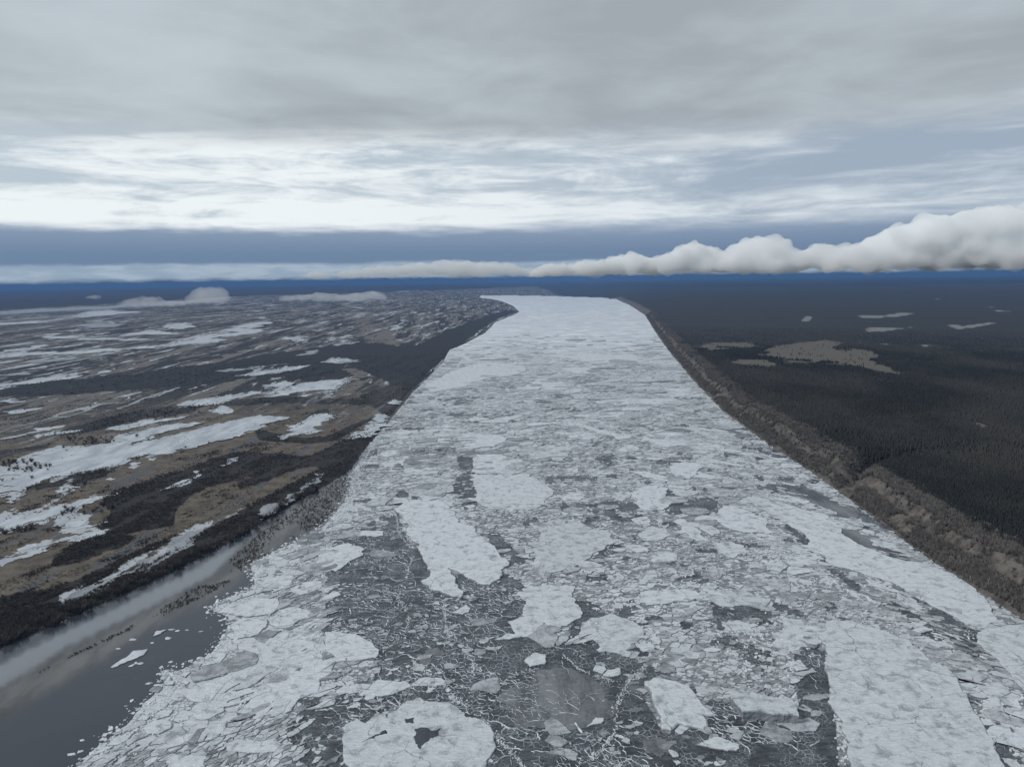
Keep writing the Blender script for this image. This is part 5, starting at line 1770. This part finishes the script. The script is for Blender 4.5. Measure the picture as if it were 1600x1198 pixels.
def build_cover():
    shr = [raw_mesh('shrub_kind', *spray_run(12, 2.8 + .5 * k, .8, .05, 5), M_TWIG) for k in range(3)]
    low = [raw_mesh('low_shrub_kind', *spray_run(10, 1.5, 1.1, .07, 4), M_BROWN) for k in range(2)]
    tall = [raw_mesh('bank_shrub_kind', *spray_run(15, 6.0 + k, .6, .10, 6), M_BROWN) for k in range(3)]
    con = [conifer(6.2 + 1.0 * k, 2.3, 5, M_SPRUCE, 'conifer_kind') for k in range(3)]
    # --- left thickets
    n = 330000
    r = 1 / RNG.uniform(1 / 1900.0, 1 / 230.0, n) ** 1.0
    az = RNG.uniform(R(-41), R(8), n)
    X, Y = r * np.sin(az), r * np.cos(az)
    px, py = project(X, Y)
    z, ins, near, dl, dr = land_height(X, Y)
    w = np.zeros(n)
    for p in WOODS:
        w = np.maximum(w, inside(px, py, p))
    pool = in_keep_out(px + 8 * vnoise(X, Y, 18, 91, 3), py + 3 * vnoise(X, Y, 18, 92, 3), POOL_PX) & (RNG.random(n) > 0.03)
    ca, sa = math.cos(R(13)), math.sin(R(13))
    U, Vv = X * ca - Y * sa, X * sa + Y * ca
    nz = vnoise(U, Vv * 0.16, 10, 51, 4) + 0.6 * vnoise(X, Y, 14, 52, 3)
    ww = w * (0.74 - 0.2 * sstep(r, 700, 1100)) + (0.70 + 0.25 * sstep(r, 700, 1100)) * nz
    ok = (~ins) & (near == 0) & (~pool) & (ww > 0.42)
    pos = np.stack([X, Y, z], -1)[ok]
    instancer('thicket', pos, np.clip(0.40 + 0.45 * ww[ok] * RNG.random(ok.sum()), .3, 1.2), shr, 'dark leafless willow thickets in long bands across the flood plain')
    ok2 = (~ins) & (near == 0) & (~pool) & (ww <= 0.42) & (ww > -0.05) & (RNG.random(n) < 0.35)
    instancer('low_scrub', np.stack([X, Y, z], -1)[ok2], RNG.uniform(.3, .9, ok2.sum()), low, 'low brown scrub and tussocks on the meadows')
    print('shrubs', ok.sum(), ok2.sum())
    # --- flooded brush standing in the water
    n = 70000
    fl = [(-200, 1200), (0, 1085), (100, 1030), (230, 965), (330, 900), (420, 820), (500, 765), (548, 740), (545, 780), (500, 820), (440, 853), (392, 882), (355, 912), (290, 945), (200, 985), (80, 1040), (0, 1085), (-200, 1230)]
    fx, fy = RNG.uniform(-60, 555, n), RNG.uniform(735, 1130, n)
    ok = inside(fx, fy, fl)
    g = ground(np.stack([fx, fy], 1)[ok])
    nz = vnoise(g[:, 0], g[:, 1], 26, 61, 4)
    kk = (nz > -0.30) & (RNG.random(len(g)) < np.clip(0.55 + nz, 0.1, 1))
    g = g[kk]
    instancer('flooded_brush', np.concatenate([g, np.full((len(g), 1), -0.2)], 1), RNG.uniform(.15, .6, len(g)), shr, 'brush standing in the flooded strip beside the ice')
    # --- bluff
    n = 60000
    seg = RNG.integers(2, len(RB) - 1, n)
    # sample along the bank by arc length
    d = np.hypot(*(RB[1:] - RB[:-1]).T)
    pr = d.copy(); pr[:2] = 0
    mid = np.hypot(*((RB[1:] + RB[:-1]) / 2).T)
    pr = pr * (1 / np.maximum(mid, 300))
    seg = RNG.choice(len(d), n, p=pr / pr.sum())
    t = RNG.random(n)
    P = RB[seg] * (1 - t)[:, None] + RB[seg + 1] * t[:, None]
    D = (RB[seg + 1] - RB[seg]) / d[seg][:, None]
    nrm = np.stack([-D[:, 1], D[:, 0]], 1)
    # the side away from the river
    testp = project(P[:, 0] + nrm[:, 0] * 5, P[:, 1] + nrm[:, 1] * 5)
    sgn = np.where(inside(testp[0], testp[1], RIVER), -1, 1)
    off = RNG.uniform(2.5, 46, n)
    Q = P + nrm * (sgn * off)[:, None]
    z, ins, near, dl, dr = land_height(Q[:, 0], Q[:, 1])
    g = vnoise(Q[:, 0], Q[:, 1], 16, 71, 3)
    scar = np.abs(dr + 5 * vnoise(Q[:, 0], Q[:, 1], 38, 11, 4) - 19.5) < 4.0      # bare sandy scar
    gl = line_dist(Q[:, 0], Q[:, 1], GULLY)
    kk = (~ins) & (near == 1) & (dr > 2) & (gl > 7) & (g > -0.6) & ~(scar & (g < 0.45) & (RNG.random(n) < 0.96))
    instancer('bluff_scrub', np.stack([Q[:, 0], Q[:, 1], z], -1)[kk], RNG.uniform(.22, .75, kk.sum()), tall, 'grey brown leafless scrub and birches covering the bluff')
    k2 = (~ins) & (near == 1) & (dr > 4) & (RNG.random(n) < 0.022) & (g > 0.1)
    instancer('bluff_conifers', np.stack([Q[:, 0], Q[:, 1], z], -1)[k2], RNG.uniform(.4, .8, k2.sum()), con, 'dark spruces scattered over the bluff')
    # --- the forest behind
    n = 420000
    r = 1 / RNG.uniform(1 / 2600.0, 1 / 420.0, n)
    az = RNG.uniform(R(2), R(43), n)
    X, Y = r * np.sin(az), r * np.cos(az)
    z, ins, near, dl, dr = land_height(X, Y)
    px, py = project(X, Y)
    tn = np.zeros(n, bool)
    jx, jy = px + 14 * vnoise(X, Y, 60, 81, 3), py + 5 * vnoise(X, Y, 60, 82, 3)
    for p in TANS + BRIGHTS:
        tn |= inside(jx, jy, p)
    tn &= RNG.random(n) < 0.985
    tn |= (vnoise(X, Y, 120, 83, 4) > 0.62) & (RNG.random(n) < 0.7)
    kk = (~ins) & (near == 1) & (dr > 40) & ~tn
    instancer('conifer_forest', np.stack([X, Y, z], -1)[kk], RNG.uniform(.55, .8, kk.sum()) * (1 - 0.6 * sstep(r[kk], 1600, 2600)), con, 'dense dark conifer forest stretching away behind the bluff')
    print('forest', kk.sum())


build_cover()


# ------------------------------------------------------------------ clouds
def mat_cloud(dens, name='cloud_vapour', aniso=0.3, col=(0.98, 0.985, 1.0)):
    m = bpy.data.materials.new(name)
    m.use_nodes = True
    t = NT(m.node_tree)
    t.n.remove(t.n['Principled BSDF'])
    out = t.n['Material Output']
    v = t.n.new('ShaderNodeVolumePrincipled')
    v.inputs['Color'].default_value = (*col, 1)
    v.inputs['Density'].default_value = dens
    v.inputs['Anisotropy'].default_value = aniso
    t.l.new(v.outputs[0], out.inputs['Volume'])
    return m


def ico(sub=2):
    import bmesh
    bm = bmesh.new()
    bmesh.ops.create_icosphere(bm, subdivisions=sub, radius=1.0)
    V = [tuple(v.co) for v in bm.verts]
    F = [tuple(v.index for v in f.verts) for f in bm.faces]
    bm.free()
    return V, F


ICO = ico(2)


def cloud(name, outline, dist, base_py, depth, mat, label, voxel, rough, seed, cat='cloud', disp=1.0, puff=1.0):
    """a heap of lobes filling the given skyline (px, top py) down to its base, dist metres away"""
    rs = random.Random(seed)
    V, F = [], []
    m_px = dist / F_PX
    xs = [p[0] for p in outline]
    x = xs[0]

    def top_at(x):
        for (x0, y0), (x1, y1) in zip(outline[:-1], outline[1:]):
            if x0 <= x <= x1:
                return y0 + (y1 - y0) * (x - x0) / (x1 - x0)
        return outline[-1][1]
    c0 = at_range((xs[0] + xs[-1]) / 2, base_py(0.5) if callable(base_py) else base_py, dist)
    while x < xs[-1]:
        by = base_py((x - xs[0]) / (xs[-1] - xs[0])) if callable(base_py) else base_py
        hpx = max(by - top_at(x), 3.0)
        r_px = min(hpx * 0.5, 15 * puff) * rs.uniform(.6, 1.0)
        y = top_at(x) + r_px
        while True:
            rr = r_px * rs.uniform(.75, 1.15) * m_px
            p = at_range(x + rs.uniform(-.3, .3) * r_px, min(y, by - r_px * .95), dist) - c0
            dd = rs.uniform(-depth, depth)
            p.y += dd
            o = len(V)
            sq = rs.uniform(.75, 1.0)
            V += [(p.x + a * rr * 1.15, p.y + b * rr * 1.3, p.z + c * rr * sq) for a, b, c in ICO[0]]
            F += [tuple(o + i for i in f) for f in ICO[1]]
            y += r_px * 0.8
            if y > by - r_px * .3:
                break
        x += r_px * rs.uniform(.3, .5)
    o = mesh_obj(name, V, F, mat, loc=c0)
    rm = o.modifiers.new('merge', 'REMESH')
    rm.mode = 'VOXEL'
    rm.voxel_size = voxel
    rm.use_smooth_shade = True
    for sc, st in ((rough, rough * .5), (rough * .42, rough * .30), (rough * .2, rough * .16), (rough * .09, rough * .07)):
        tx = bpy.data.textures.new(name, 'CLOUDS')
        tx.noise_scale = sc
        tx.noise_depth = 3
        dm = o.modifiers.new('billow', 'DISPLACE')
        dm.texture = tx
        dm.texture_coords = 'GLOBAL'
        dm.mid_level = 0.5
        dm.strength = st * disp
    r2 = o.modifiers.new('clean', 'REMESH')
    r2.mode = 'VOXEL'
    r2.voxel_size = voxel * 0.9
    r2.use_smooth_shade = True
    tag(o, label, cat)
    return o


def build_clouds():
    D = 14000.0
    mc = mat_cloud(0.0065, aniso=0.0, col=(0.985, 0.994, 1))
    cloud('cumulus_cloud', [(828, 424), (850, 413), (900, 410), (940, 405), (975, 397), (990, 396), (1010, 402), (1040, 398), (1052, 392)], D, lambda f: 433 - 4 * f, 300, mc,
          'low pale cloud roll above the river mouth, beside the first towering puff', 32, 420, 1)
    cloud('cumulus_cloud', [(1045, 400), (1060, 388), (1085, 378), (1105, 380), (1120, 392), (1140, 396), (1160, 400)], D * .95, lambda f: 429 - 2 * f, 300, mc,
          'rounded white cloud puff with blue sky band behind it', 30, 420, 2)
    cloud('cumulus_cloud', [(1135, 398), (1155, 384), (1180, 368), (1210, 367), (1228, 378), (1245, 396), (1262, 384), (1278, 380), (1295, 388), (1305, 400)], D * .9, lambda f: 427 - 2 * f, 300, mc,
          'double headed white cloud tower with a dip between its heads', 30, 420, 3)
    cloud('cumulus_cloud', [(1300, 402), (1315, 389), (1340, 386), (1370, 392), (1385, 400)], D * .85, lambda f: 425, 300, mc,
          'small white cloud dome in front of the long rising cloud', 28, 400, 4)
    cloud('cumulus_cloud', [(1310, 385), (1350, 370), (1400, 355), (1430, 350), (1460, 338), (1500, 328), (1530, 332), (1560, 326), (1580, 321), (1620, 322), (1700, 315), (1800, 320)], D * 1.1, lambda f: 420 - 3 * f, 600, mc,
          'great white billowing cloud rising over the forest horizon', 48, 700, 5)

    cloud('cumulus_cloud', [(470, 427), (540, 422), (600, 416), (660, 410), (720, 406), (770, 409), (820, 415), (850, 424)], 16500, lambda f: 434 - 2 * f, 300, mat_cloud(0.003, 'thin_cloud_vapour', 0.0, (0.975, 0.99, 1)),
          'long flat pale cloud roll above the river bend, lower than the white towers', 40, 420, 6)
    ml = mat_cloud(0.0065, 'low_cloud_vapour', 0.0, (1, 1, 1))
    cloud('low_cloud', [(296, 466), (308, 455), (322, 448), (338, 449), (350, 458), (354, 466)], 4300, 474, 40, ml,
          'rounded white puff of low cloud over the far plain', 7, 34, 11, disp=1.7)
    cloud('low_cloud', [(188, 474), (205, 466), (225, 462), (243, 464), (255, 472), (275, 469), (296, 470)], 4400, 478, 40, ml,
          'ragged strip of low cloud trailing left of the rounded puff', 7, 34, 12, disp=1.7)
    cloud('low_cloud', [(440, 463), (470, 459), (500, 457), (540, 459), (585, 454), (597, 458), (604, 468)], 6200, 471, 60, ml,
          'long thin strip of low cloud over the far meadow before the river bend', 11, 90, 13)
    cloud('low_cloud', [(134, 464), (145, 460), (155, 461)], 6000, 466.5, 20, ml,
          'tiny wisp of low cloud against the dark far forest', 6, 60, 14)


build_clouds()

# ------------------------------------------------------------------ haze
def build_haze():
    m = bpy.data.materials.new('blue_air')
    m.use_nodes = True
    t = NT(m.node_tree)
    t.n.remove(t.n['Principled BSDF'])
    v = t.n.new('ShaderNodeVolumePrincipled')
    v.inputs['Color'].default_value = (0.135, 0.285, 0.58, 1)
    v.inputs['Density'].default_value = 0.00005
    v.inputs['Anisotropy'].default_value = 0.0
    t.l.new(v.outputs[0], t.n['Material Output'].inputs['Volume'])
    x, y0, y1, z0, z1 = 31000, -1500, 31000, -6, CAM_H + 4
    V = [(-x, y0, z0), (x, y0, z0), (x, y1, z0), (-x, y1, z0), (-x, y0, z1), (x, y0, z1), (x, y1, z1), (-x, y1, z1)]
    F = [(0, 3, 2, 1), (4, 5, 6, 7), (0, 1, 5, 4), (1, 2, 6, 5), (2, 3, 7, 6), (3, 0, 4, 7)]
    o = mesh_obj('haze', V, F, m)
    tag(o, 'pale blue haze over the river plain', kind='stuff')


build_haze()
print('objects', len(SC.objects))
